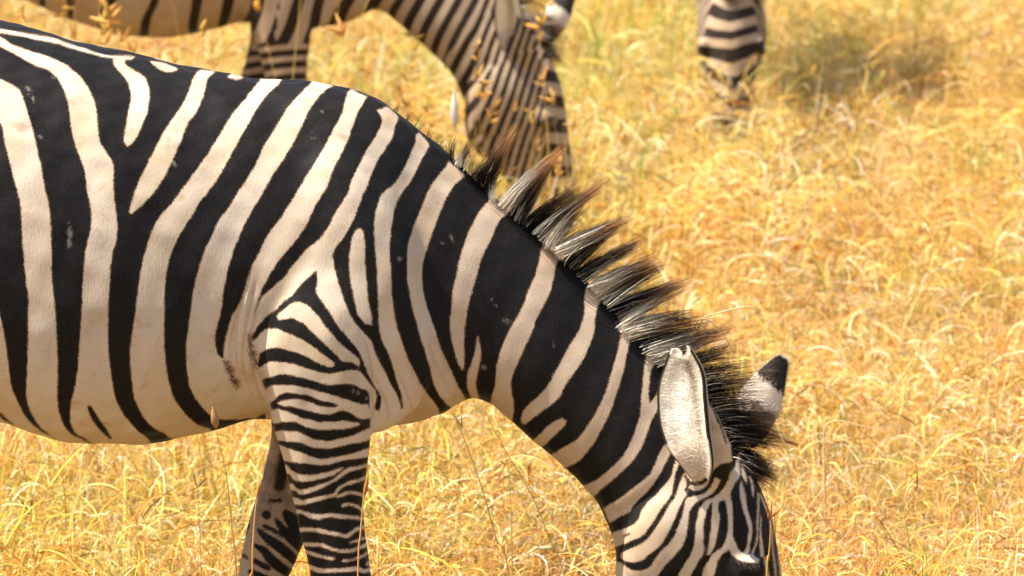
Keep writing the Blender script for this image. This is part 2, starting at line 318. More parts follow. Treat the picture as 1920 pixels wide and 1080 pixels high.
# white stripes: (edge, other edge), both from top to bottom, in photo pixels
WHITE = [
 # W0, W1
 ([(-60,560),(-60,700),(-30,790),(60,840)], [(-10,560),(0,590),(7,620),(13,660),(20,720),(30,747),(40,770),(53,787),(77,806),(112,826)]),
 ([(-60,180),(-30,205),(0,230),(8,263),(17,300),(25,333),(33,360),(39,387),(41,427),(43,470),(47,510),(52,550),(53,587),(53,627),(52,677),(50,720),(50,747),(55,767),(67,787),(87,808),(115,835)],
  [(-60,110),(-30,130),(0,147),(20,155),(37,168),(45,187),(53,213),(62,243),(70,283),(78,320),(85,360),(92,387),(95,427),(97,470),(97,510),(100,547),(104,587),(106,627),(108,677),(108,720),(108,747),(111,770),(120,793),(133,810),(153,823),(182,840)]),
 # dorsal line with W3
 ([(-60,48),(0,53),(50,62),(100,73),(150,87),(200,100),(253,109)], [(-60,56),(0,61),(50,70),(100,81),(150,94),(200,105),(247,113)]),
 ([(213,108),(213,115),(217,124),(227,137),(238,150),(245,167),(245,190),(240,213),(235,240),(232,263),(235,273)], [(238,108),(234,115),(238,123),(253,132),(270,143),(278,160),(280,183),(275,213),(263,243),(250,267),(239,275)]),
 # W2
 ([(-60,62),(0,88),(20,98),(43,110),(67,123),(90,133),(107,147),(118,167),(127,193),(132,227),(138,260),(150,293),(160,323),(164,360),(170,387),(171,420),(167,443),(160,470),(157,510),(155,543),(153,587),(150,627),(147,677),(142,720),(135,747),(132,770),(133,790),(143,810),(160,823),(182,840)],
  [(-60,40),(0,68),(20,82),(47,92),(77,103),(100,112),(123,123),(147,143),(163,163),(173,183),(180,207),(183,240),(188,267),(200,287),(210,303),(213,323),(213,360),(217,393),(220,427),(218,450),(212,470),(207,500),(205,543),(203,587),(203,627),(205,677),(211,720),(217,747),(227,770),(240,790),(260,808),(290,835)]),
 # W4
 ([(372,132),(367,140),(360,153),(347,187),(327,217),(307,247),(290,280),(273,313),(255,352),(248,375),(242,397)], [(404,135),(390,147),(383,173),(370,207),(353,230),(340,263),(327,293),(310,327),(293,355),(273,379),(246,402)]),
 # spots
 ([(282,118),(300,119),(325,125)], [(284,121),(297,130),(312,136),(326,134),(333,130)][::1]),
 ([(427,145),(434,140),(448,141)], [(428,147),(440,150),(452,149),(456,145)]),
 # W5
 ([(490,143),(487,150),(473,167),(450,197),(430,223),(413,250),(393,283),(367,320),(336,362),(320,383),(300,407),(287,430),(277,457),(267,493),(260,533),(255,573),(250,610),(245,653),(245,687),(248,720),(252,747),(263,773),(277,792),(297,808),(335,828)],
  [(530,147),(520,160),(500,177),(483,200),(467,230),(450,260),(433,290),(413,327),(388,362),(373,381),(360,403),(343,430),(330,457),(318,487),(312,517),(308,553),(307,593),(307,637),(310,677),(317,720),(327,747),(343,770),(360,787),(380,798),(402,808)]),
 # W6
 ([(588,153),(583,158),(563,177),(540,200),(523,227),(510,250),(493,277),(477,313),(447,360),(430,387),(410,413),(397,440),(383,470),(373,503),(365,537),(360,570),(355,603),(350,637),(348,670),(354,720),(363,740),(377,760),(393,775),(410,785),(433,788),(480,788)],
  [(624,160),(610,170),(593,187),(580,207),(567,233),(550,267),(530,300),(513,327),(493,360),(477,387),(463,413),(447,447),(435,477),(427,503),(420,537),(417,567),(412,600),(405,627),(405,650),(410,667),(430,680),(450,700),(475,740),(507,770)]),
 # W7 with the pale fold behind the elbow
 ([(658,167),(653,172),(647,190),(641,213),(627,240),(607,277),(593,300),(567,343),(557,360),(540,387),(523,413),(503,440),(487,473),(477,490),(467,513),(460,537),(453,560),(443,580),(433,597),(428,620),(422,640),(420,673),(430,720),(460,770)],
  [(688,182),(677,200),(670,213),(663,233),(653,260),(640,288),(628,310),(612,352),(593,383),(580,410),(567,433),(547,460),(527,483),(513,503),(500,524),(490,545),(483,565),(477,590),(472,620),(476,650),(484,690),(490,715),(500,745),(508,778)]),
 # W8 and left branch on the shoulder
 ([(706,207),(715,227),(708,247),(700,263),(687,283),(673,310),(660,337),(653,360),(640,383),(630,397),(617,423),(600,447),(573,470),(547,500),(533,520),(520,530),(507,542),(490,558),(485,568),(478,582),(475,595),(470,613),(468,633)],
  [(725,203),(745,220),(740,237),(737,253),(728,270),(713,293),(700,320),(687,355),(680,368),(670,393),(657,423),(643,447),(630,463),(622,480),(605,497),(593,507),(578,520),(563,535),(547,555),(533,565),(520,578),(507,588),(493,600),(482,613),(475,627)]),
 # W8 right branch
 ([(592,497),(595,527),(593,548),(607,570),(622,592),(634,612),(650,630),(665,648),(675,662),(683,680),(690,700),(702,722),(713,740),(715,753),(707,790)],
  [(624,478),(627,500),(633,523),(640,545),(652,577),(667,605),(687,627),(700,643),(707,667),(720,693),(733,720),(741,735),(747,747),(755,770)]),
 # spindle W9
 ([(670,429),(664,436),(657,460),(654,493),(658,527),(665,560),(673,590),(687,608)], [(676,429),(681,436),(684,460),(684,493),(687,527),(690,560),(697,590),(699,610)]),
 # W10
 ([(780,252),(777,270),(770,287),(760,307),(747,330),(737,347),(718,363),(707,390),(702,420),(702,453),(705,493),(707,527),(708,567),(710,600),(715,633),(727,660),(737,687),(745,715),(755,745),(757,775)],
  [(788,247),(806,267),(800,283),(790,300),(780,320),(767,343),(753,362),(743,387),(737,413),(733,443),(730,477),(732,510),(733,543),(737,577),(743,610),(753,640),(763,670),(777,697),(788,720),(800,737),(817,757),(825,778)]),
 ([(696,762),(720,775),(755,768),(790,760)], [(690,812),(740,806),(800,795),(828,780)]),
 # W11
 ([(843,300),(837,312),(820,332),(802,360),(790,387),(780,413),(772,440),(765,467),(763,500),(765,533),(770,567),(778,600),(787,633),(797,667),(806,700),(813,720),(822,737),(833,752),(850,766)],
  [(862,318),(872,330),(857,342),(843,360),(830,387),(820,410),(810,437),(802,467),(795,500),(795,533),(800,567),(810,600),(822,640),(833,667),(845,693),(857,720),(867,737),(874,752)]),
 # W12, W12b
 ([(925,368),(913,380),(900,397),(887,417),(877,440),(868,463),(860,490),(855,517),(848,547),(847,580),(844,607),(847,633),(853,660),(860,683),(866,694)], [(962,394),(943,407),(933,420),(925,440),(913,463),(903,483),(895,510),(888,537),(880,563),(875,590),(872,613),(870,643),(871,677),(869,694)]),
 ([(895,629),(892,653),(885,680),(877,700),(876,722),(878,735),(887,752)], [(898,631),(902,667),(897,693),(892,720),(895,737),(900,756)]),
 # W13
 ([(1022,452),(1016,462),(1010,490),(1003,517),(990,547),(977,580),(960,610),(947,637),(937,663),(930,693),(929,720),(923,740),(916,765)], [(1056,478),(1042,500),(1037,527),(1030,550),(1017,577),(1003,603),(993,633),(980,660),(967,690),(957,720),(962,747),(963,770),(960,800)]),
 # W14, W14b
 ([(1105,526),(1099,545),(1097,587),(1087,617),(1073,640),(1060,663),(1043,693),(1028,722),(1010,743),(990,760),(977,780),(978,792)], [(1137,556),(1121,573),(1117,600),(1113,627),(1103,653),(1090,680),(1073,703),(1060,722),(1047,747),(1023,767),(993,790),(983,796)]),
 ([(1053,783),(1030,797),(1013,813),(998,826)], [(1062,788),(1060,797),(1040,817),(1014,841)]),
 # W15
 ([(1172,598),(1167,605),(1163,633),(1158,660),(1150,687),(1140,720),(1130,747),(1117,773),(1100,800),(1083,823),(1060,837),(1026,858)], [(1195,614),(1181,637),(1175,667),(1170,693),(1162,720),(1153,747),(1140,780),(1123,813),(1107,840),(1087,863),(1063,877),(1046,880)]),
 # W16 and its side branch
 ([(1218,655),(1212,667),(1208,687),(1206,707),(1204,737),(1202,762),(1200,780),(1190,811),(1171,850),(1140,883),(1107,907),(1078,915)], [(1240,668),(1227,685),(1220,697),(1218,714),(1217,737),(1219,758),(1228,772),(1219,797),(1207,830),(1187,863),(1160,890),(1133,913),(1106,937)]),
 ([(1240,722),(1228,745),(1216,760),(1208,775)], [(1246,745),(1236,765),(1222,788),(1212,800)]),
 # W17
 ([(1247,834),(1240,845),(1233,857),(1229,870),(1218,888),(1202,903),(1181,920),(1160,936),(1130,954)], [(1260,842),(1256,852),(1245,874),(1235,892),(1222,911),(1208,926),(1193,942),(1181,959),(1164,968),(1142,981)]),
 # W18
 ([(1273,850),(1264,872),(1256,897),(1243,913),(1231,928),(1214,945),(1202,961),(1193,978),(1173,990),(1145,1000)], [(1281,856),(1270,876),(1264,901),(1260,926),(1245,947),(1231,968),(1218,988),(1204,1005),(1185,1013),(1164,1022),(1146,1028)]),
 # W19
 ([(1280,888),(1277,900),(1272,915),(1264,934),(1254,949),(1243,968),(1231,988),(1218,1005),(1202,1020),(1179,1030),(1163,1038),(1162,1047),(1172,1053)], [(1286,895),(1288,926),(1281,938),(1272,955),(1264,976),(1258,988),(1250,1005),(1239,1022),(1222,1036),(1206,1049),(1189,1054),(1176,1054)]),
 # W20 down to the jaw
 ([(1341,895),(1335,909),(1322,924),(1308,930),(1288,933),(1284,947),(1279,965),(1272,984),(1264,1005),(1252,1022),(1235,1038),(1218,1063),(1200,1070),(1179,1067),(1162,1056),(1140,1048)], [(1352,901),(1343,917),(1329,930),(1310,939),(1297,951),(1291,967),(1289,988),(1285,1009),(1275,1030),(1260,1047),(1247,1061),(1233,1080),(1215,1110),(1190,1120),(1165,1115),(1140,1095)]),
 # W21, W22
 ([(1340,933),(1325,937),(1312,953),(1307,972),(1304,990),(1302,1013),(1297,1034),(1285,1055),(1272,1080),(1262,1100)], [(1340,940),(1330,945),(1325,959),(1320,976),(1319,997),(1319,1017),(1320,1036),(1312,1049),(1302,1067),(1295,1080),(1288,1100)]),
 ([(1336,934),(1335,955),(1334,972),(1332,997),(1329,1022),(1325,1040)], [(1348,934),(1347,955),(1350,972),(1347,990),(1343,1009),(1339,1026),(1333,1038),(1328,1041)]),
 # W23 stem
 ([(1384,850),(1379,872),(1370,890),(1366,903),(1356,917),(1345,928),(1335,936)], [(1389,856),(1388,876),(1388,893),(1381,905),(1372,920),(1368,934),(1350,940)]),
 ([(1358,930),(1363,953),(1365,976),(1364,997),(1360,1013),(1352,1026),(1337,1038),(1327,1053),(1318,1072),(1314,1090)], [(1371,930),(1374,955),(1375,980),(1374,1001),(1374,1013),(1370,1026),(1356,1038),(1347,1049),(1343,1063),(1335,1090)]),
 ([(1372,1008),(1366,1020),(1372,1043),(1387,1051),(1406,1055),(1422,1056)], [(1377,1012),(1383,1027),(1391,1036),(1402,1037),(1412,1041),(1423,1049)]),
 # W24
 ([(1392,898),(1388,913),(1389,932),(1394,955),(1400,974),(1404,990),(1403,1009),(1400,1026),(1393,1038)], [(1394,907),(1399,928),(1402,949),(1408,970),(1412,988),(1411,1005),(1407,1022),(1404,1040)]),
 ([(1281,846),(1282,872),(1286,890),(1295,901),(1305,904),(1314,900)], [(1350,846),(1338,872),(1329,890),(1322,897),(1317,899)]),
 ([(1291,909),(1300,911),(1316,909),(1328,903)], [(1292,915),(1302,920),(1316,917),(1327,910)]),
 # shoulder and fore leg
 ([(520,592),(527,585),(540,575),(550,568),(562,567),(573,570),(583,578),(595,592),(605,605),(617,620),(630,635),(643,648),(658,660),(670,670),(675,680),(673,687)], [(523,600),(533,599),(547,597),(560,602),(572,608),(580,618),(590,628),(603,638),(617,653),(630,665),(643,677),(657,678),(667,683),(672,688)]),
 ([(466,645),(475,640),(487,627),(497,618),(510,616),(520,617),(533,622),(548,628),(563,635),(577,643),(590,652),(603,662),(617,672),(627,681)], [(470,665),(482,682),(487,665),(495,658),(507,653),(523,652),(540,657),(557,662),(573,668),(587,675),(600,682),(613,687),(625,687)]),
 ([(474,692),(488,688),(497,682),(510,678),(530,680),(550,683),(563,687),(577,692),(590,695),(600,698),(617,700),(632,697),(652,693),(672,695),(680,702),(690,715),(702,728),(706,745),(702,770),(699,800)], [(480,720),(493,711),(507,708),(520,703),(530,702),(547,704),(563,708),(583,713),(600,718),(620,721),(640,718),(660,720),(677,728),(691,736),(693,757),(693,800)]),
 ([(485,738),(503,725),(517,722),(533,722),(550,723),(567,727),(583,730),(600,735),(617,738),(633,743),(650,748),(663,753),(677,757),(688,758),(694,768),(694,784)],
  [(490,765),(503,757),(513,750),(522,742),(533,737),(550,738),(563,740),(578,743),(590,747),(603,752),(617,753),(630,757),(632,760),(627,763),(613,763),(600,762),(587,757),(570,752),(555,749),(540,750),(527,752),(519,756),(519,758),(528,762),(543,763),(560,767),(577,772),(593,775),(607,777),(620,776),(630,772),(640,768),(653,772),(663,778),(675,785)]),
 ([(497,776),(508,770),(517,767),(527,770),(540,773),(553,778),(567,785),(582,788),(600,792),(617,791),(630,790),(643,788),(660,790),(672,792),(673,796)], [(500,792),(518,795),(528,792),(543,792),(555,793),(563,798),(577,803),(593,807),(610,807),(630,805),(650,803),(663,800),(672,797)]),
 ([(508,812),(527,808),(540,810),(553,810),(565,813),(577,820),(590,825),(607,827),(623,827),(640,822),(657,818),(673,810),(687,803),(700,796)], [(512,827),(523,827),(537,829),(553,829),(567,832),(577,837),(590,841),(607,842),(623,842),(640,837),(657,832),(673,830),(688,824),(700,812)]),
 ([(516,833),(528,837),(537,840),(550,845),(567,850),(582,857),(595,861),(610,862),(627,858),(645,855),(662,850),(692,838)], [(520,863),(535,866),(554,868),(570,869),(587,872),(607,873),(623,870),(636,866),(656,862),(692,856)]),
 ([(526,872),(538,874),(546,882),(558,889),(579,891),(595,890),(611,886),(627,882),(644,877)], [(532,889),(542,891),(548,900),(562,904),(579,903),(595,900),(611,896),(627,890),(644,879)]),
 ([(536,907),(548,909),(554,916),(566,919),(583,915),(599,909),(615,904),(629,896),(644,884),(656,878),(670,874),(692,866)], [(540,920),(552,921),(558,927),(566,928),(583,924),(599,918),(615,910),(631,902),(646,892),(658,885),(672,880),(692,873)]),
 ([(545,933),(556,935),(566,939),(583,935),(599,931),(615,928),(625,925),(634,915),(646,908),(660,902),(672,898),(692,888)],
  [(548,946),(560,947),(566,948),(583,944),(599,939),(615,934),(634,933),(648,930),(662,927),(680,931),(692,934),(692,927),(680,925),(662,921),(646,923),(636,928),(631,927),(638,918),(650,912),(664,908),(692,896)]),
 ([(552,955),(562,957),(579,962),(595,965),(615,963),(636,964),(656,967),(672,968),(692,972)], [(554,963),(564,964),(579,971),(597,974),(615,970),(636,972),(656,974),(674,975),(692,977)]),
]
WHITE_STROKES = [
 ([(644,949),(654,946),(668,949),(684,957)], 3), ([(560,993),(587,993),(603,996),(619,999),(636,1002),(650,1005),(660,999),(672,993),(694,985)], 3.6),
 ([(656,1018),(668,1015),(680,1011),(698,1004)], 2), ([(566,1020),(591,1021),(607,1023),(623,1029),(640,1033),(660,1032),(676,1027),(702,1017)], 3.5),
 ([(570,1032),(595,1041),(611,1045),(625,1047)], 3), ([(644,1051),(656,1050),(670,1047),(684,1041),(702,1031)], 2.3), ([(572,1058),(595,1068),(609,1070),(627,1069),(648,1068),(668,1066),(684,1071),(705,1065)], 4), ([(690,1057),(705,1051)], 3),
 ([(1391,870),(1396,890),(1401,907)], [2.5, 2.6, 1]), ([(1406,893),(1411,913),(1412,930)], [1.5, 2, 1]),
 ([(1422,926),(1423,959),(1423,984),(1422,1005),(1418,1022),(1410,1038)], 2), ([(1429,970),(1428,1001),(1429,1017),(1431,1041)], [1.2, 2, 2.6, 4]),
 ([(1443,970),(1449,1010),(1455,1060),(1458,1120)], 1.6), ([(1452,990),(1460,1032),(1464,1080),(1468,1130)], 1.2), ([(1437,1046),(1441,1080),(1446,1130)], [2, 4, 4]), ([(1424,926),(1432,942),(1440,962)], 1.3),
]
BLACK_STROKES = [([(168,763),(177,783),(190,803),(207,822)], [4, 6, 5.5, 3]), 
 ([(0,777),(12,788),(26,797)], [3, 2.5, 1]), ([(1170,1005),(1180,1000)], [2, 1.5]),
 ([(1366,1036),(1378,1052),(1395,1062),(1412,1065),(1423,1068)], [2, 5, 8, 9, 5]), ([(1375,1066),(1395,1078),(1420,1080)], 7),
 ([(1285,893),(1291,902),(1299,907)], 2.0), ([(1286,918),(1300,926),(1318,921),(1330,908)], 2.6), ([(1318,880),(1316,892),(1310,899)], [2, 3, 1.5])]
FLECKS = [([(50,163),(57,178),(63,190)], [2, 4, 2]), ([(129,420),(130,440),(131,462)], [3, 4, 2]), ([(845,443),(850,452)], 1.2), ([(825,456),(838,462)], 1.3), ([(922,560),(932,575)], 1), ([(945,598),(956,604)], [2, 4]), ([(747,485),(750,486)], 3),
 ([(585,250),(588,258)], 2), ([(603,208),(604,211)], 1.3), ([(907,688),(908,690)], 2.5), ([(660,731),(661,732)], 1.5), ([(668,734),(671,737)], 1.5), ([(684,745),(687,746)], 2.5), ([(1035,640),(1037,652)], .9), ([(1199,694),(1200,695)], 1.2), ([(326,303),(328,312)], 1.5), ([(75,255),(76,258)], 1.5), ([(99,146),(100,149)], 1.5)]
FAR_BLACK = [([(505,939),(526,939)], 4), ([(498,965),(501,966)], 8), ([(536,964),(554,982),(570,1003)], [8, 15, 14]), ([(517,974),(530,992),(546,1007),(562,1021),(572,1029)], [4, 8, 11, 12, 12]), ([(495,986),(513,994),(530,1004)], 4),
 ([(485,994),(501,1009),(521,1023),(538,1037),(556,1053)], [4, 8, 10, 10, 9]), ([(479,1023),(495,1033),(511,1051),(526,1064),(542,1074)], [4, 8, 10, 10, 8]), ([(477,1051),(489,1058),(503,1064)], 5.5), ([(470,1072),(491,1080),(515,1090)], 6), ([(460,1000),(466,985)], 3), ([(455,1040),(462,1046)], 3)]
FOLDS = [[(474,495),(455,555),(441,640),(452,725)], [(480,525),(463,600),(455,680),(474,745)], [(487,560),(470,640),(480,720),(497,765)], [(467,505),(447,575),(432,650),(440,720)],
 [(800,640),(825,700),(852,750)], [(815,630),(845,700),(864,742)], [(832,640),(858,700),(869,738)], [(742,690),(765,742),(775,770)], [(757,670),(795,742)], [(700,700),(722,750),(730,790)], [(688,640),(700,700),(698,780)]]

def body_phase(uv, x_axis, period, lean):
    """arc length along rump-withers-poll-nose axis for stripes nobody sees clearly"""
    ax = np.array(x_axis, float); best = np.full(len(uv), 1e9); ph = np.zeros(len(uv)); s0 = 0
    for A, B in zip(ax[:-1], ax[1:]):
        d, tt = seg_dist(uv, A, B); L = np.linalg.norm(B-A)
        e = (B-A)/L; off = (uv-A)@np.array([-e[1], e[0]])
        val = s0+((uv-A)@e)+lean*off
        m = d < best; best[m] = d[m]; ph[m] = val[m]; s0 += L
    return ph
def vnoise(P, f, seed):
    r = np.random.default_rng(seed); out = np.zeros(len(P))
    for k in range(5):
        w = r.normal(size=3)*f*(1+k*.4); out += np.sin(P@w+r.uniform(0, 6.28))/(1+k*.5)
    return out/2.2

def make_zebra(name, voxel, traced, coat, seed=0, stance=1.0):
    root = empty(name)
    V, N, Fq = build_body(voxel, stance)
    near = V.copy(); near[:,1] = -np.abs(near[:,1])
    uv = proj(near); uvr = proj(V)
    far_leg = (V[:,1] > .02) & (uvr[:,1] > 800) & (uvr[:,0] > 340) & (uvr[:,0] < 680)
    fleck = np.zeros(len(V)); tan_crease = np.zeros(len(V)); leg_brown = np.zeros(len(V))
    # procedural field for everything outside the photograph
    wob = vnoise(V, 7, 3+seed)
    sd_leg = 11*np.cos(2*np.pi*(uvr[:,1]+.12*uvr[:,0]+10*wob)/38)-1
    ax = [(-560, 300), (-200, 380), (300, 450), (640, 470), (850, 520), (1030, 650), (1200, 790), (1290, 900), (1360, 1100), (1420, 1390)]
    ph = body_phase(uv, ax, 1, .15 if traced else .25)
    if traced: per = np.where(uv[:,0] < 0, 120, np.where(uv[:,1] > 1080, 44, 95))
    else: per = np.interp(uv[:,0], [-400, 200, 600, 900, 1200, 1400], [130, 120, 110, 98, 84, 66])
    sd_body = per*.26*np.cos(2*np.pi*ph/per+(.9 if traced else 1.7)*wob) + (2 if traced else np.interp(uv[:,0], [200, 520], [16, 0]))
    leg_low = (uvr[:,1] > 860) & (uvr[:,0] < 1000) | ((uvr[:,1] > 640) & (uvr[:,0] < -300))
    sd_out = np.where(leg_low, sd_leg, sd_body)
    hoof = V[:,2] < .05
    if traced:
        sd = np.full(len(V), -40.0)
        for L, R in WHITE:
            poly = np.concatenate([smooth_line(L), smooth_line(R)[::-1]]); sd = np.maximum(sd, poly_sd(uv, poly))
        for pts, hw in WHITE_STROKES: sd = np.maximum(sd, stroke_sd(uv, pts, hw))
        for pts, hw in BLACK_STROKES: sd = np.minimum(sd, -stroke_sd(uv, pts, hw))
        for pts, hw in [([(424,680),(434,702),(446,728)], [7, 9, 6]), ([(467,630),(473,655),(480,690)], [5, 8, 6]), ([(680,735),(690,742)], [5, 4])]: sd = np.minimum(sd, -stroke_sd(uv, pts, hw)*.30+1.3)
        for L in FOLDS: tan_crease = np.maximum(tan_crease, .85*np.clip(stroke_sd(uv, L, [.3]+[1.6]*(len(L)-2)+[.3])/3+.75, 0, 1)*(np.abs(N[:,1]) > .15))  # crease shade painted as thin brown lines along the skin folds
        fold_shade = tan_crease.copy()
        for pts, hw in FLECKS: fleck = np.maximum(fleck, np.clip(stroke_sd(uv, pts, hw)/3+.5, 0, .55)*(V[:,1] < 0))
        fl = np.full(len(V), 14.0)
        for pts, hw in FAR_BLACK: fl = np.minimum(fl, -stroke_sd(uvr, pts, hw))
        ch = -stroke_sd(uvr, [(533, 850), (528, 880), (524, 910)], [8, 13, 13])*.45; fl = np.minimum(fl, ch)
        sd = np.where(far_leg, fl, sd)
        tan_crease = np.where(far_leg, .8, fold_shade); leg_brown = np.where(far_leg, np.clip((1090-uvr[:,1])/200, .3, .85), 0)  # far foreleg whites mixed to dark brown, stronger towards the top
        for m in [(1338,800,15),(1352,846,12),(930,395,26),(1030,478,24),(1115,545,18),(850,330,22),(790,268,16),(730,225,14),(1178,625,14)]:
            tan_crease = np.maximum(tan_crease, .8*np.exp(-((uv-np.array(m[:2]))**2).sum(1)/m[2]**2))
        tan_crease = np.maximum(tan_crease, .48*np.clip((uv[:,0]-720)/200, 0, 1)*np.clip((1300-uv[:,0])/100, 0, 1))
        out = (uv[:,0] < -35) | (uv[:,1] > 1086) & (uv[:,0] < 1000) | (uv[:,1] > 1100)
        out = np.where(far_leg, uvr[:,1] > 1090, out)
        sd = np.where(out, sd_out, sd)
        # far-side foreleg of the mirrored flank keeps leg stripes
        muz = (uv[:,1] > 1290) & (uv[:,0] > 1200); sd = np.where(muz, -20, sd)
        # ear base: plain pale skin
        ebp = poly_sd(uv, np.array([(1283,835),(1284,880),(1296,903),(1316,901),(1332,888),(1350,872),(1374,866),(1371,836),(1348,785),(1322,728),(1300,750),(1286,800)], float)); sd = np.maximum(sd, ebp)
        sd = np.minimum(sd, -stroke_sd(uv, [(1324, 738), (1346, 785), (1364, 832)], [1.2, 1.8, 1]))
        # skin folds
        disp = np.zeros(len(V))
        for L in FOLDS:
            pl = smooth_line(L); cum = np.concatenate([[0], np.cumsum(np.linalg.norm(np.diff(pl, axis=0), axis=1))]); cum /= cum[-1]
            I = np.where(((uv > pl.min(0)-30) & (uv < pl.max(0)+30)).all(1))[0]
            if not len(I): continue
            bd = np.full(len(I), 1e9); bs = np.zeros(len(I))
            for k in range(len(pl)-1):
                d, tt = seg_dist(uv[I], pl[k], pl[k+1]); m = d < bd; bd[m] = d[m]; bs[m] = (cum[k]+tt*(cum[k+1]-cum[k]))[m]
            am = np.clip(4*bs*(1-bs), 0, 1)
            disp[I] += am*(-.0022*np.exp(-(bd/3.6)**2)+.0009*np.exp(-((bd-9)/5)**2))
        disp *= np.abs(N[:,1]) > .15
        V = V+N*disp[:,None]
    else:
        sd = sd_out
        muz = (uv[:,1] > 1290) & (uv[:,0] > 1200); sd = np.where(muz, -20, sd)
        belly = np.clip((uv[:,1]-560)/200, 0, 1)*(uv[:,0] < 470)*(uv[:,0] > -250); sd = np.where(leg_low, sd, sd+belly*9)
        tan_crease = np.full(len(V), .35)
    sd = np.where(hoof, -30, sd)
    V = V+N*(.0016*vnoise(V, 55, 5)+.004*vnoise(V, 14, 8))[:,None]
    me = mesh_np('body', V, Fq); fattr(me, 'sd', sd); fattr(me, 'fleck', fleck); fattr(me, 'tan_crease', tan_crease); fattr(me, 'leg_brown', leg_brown)
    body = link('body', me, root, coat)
    return root, body, V, sd

# ------------------------------------------------------------------ hair strands as thin tapered ribbons
def strands(name, R, T, bend, w0, cols, parent, mat, nseg=4, seed=0, wtip=.25):
    """R roots, T tips (n,3), bend (n,3) mid offset, w0 (n,), cols (n, nseg+1, 3)"""
    r = np.random.default_rng(seed); n = len(R); s = np.linspace(0, 1, nseg+1)
    Cn = R[:,None]+(T-R)[:,None]*s[None,:,None]+bend[:,None]*(4*s*(1-s))[None,:,None]
    ax = (T-R); ax /= np.linalg.norm(ax, axis=1)[:,None]+1e-9
    rnd = r.normal(size=(n, 3)); rnd[:,1] *= .3
    side = np.cross(ax, rnd); side /= np.linalg.norm(side, axis=1)[:,None]+1e-9
    wd = w0[:,None]*(1-(1-wtip)*s[None]**1.5)
    A = Cn+side[:,None]*wd[...,None]/2; B = Cn-side[:,None]*wd[...,None]/2
    V = np.stack([A, B], 2).reshape(-1, 3)                    # n, seg+1, 2
    base = (np.arange(n)*(nseg+1)*2)[:,None]+np.arange(nseg)[None]*2
    F = np.stack([base, base+1, base+3, base+2], -1).reshape(-1, 4)
    me = mesh_np(name, V, F); cattr(me, 'col', np.repeat(cols.reshape(-1, 3), 2, 0))
    return link(name, me, parent, mat)

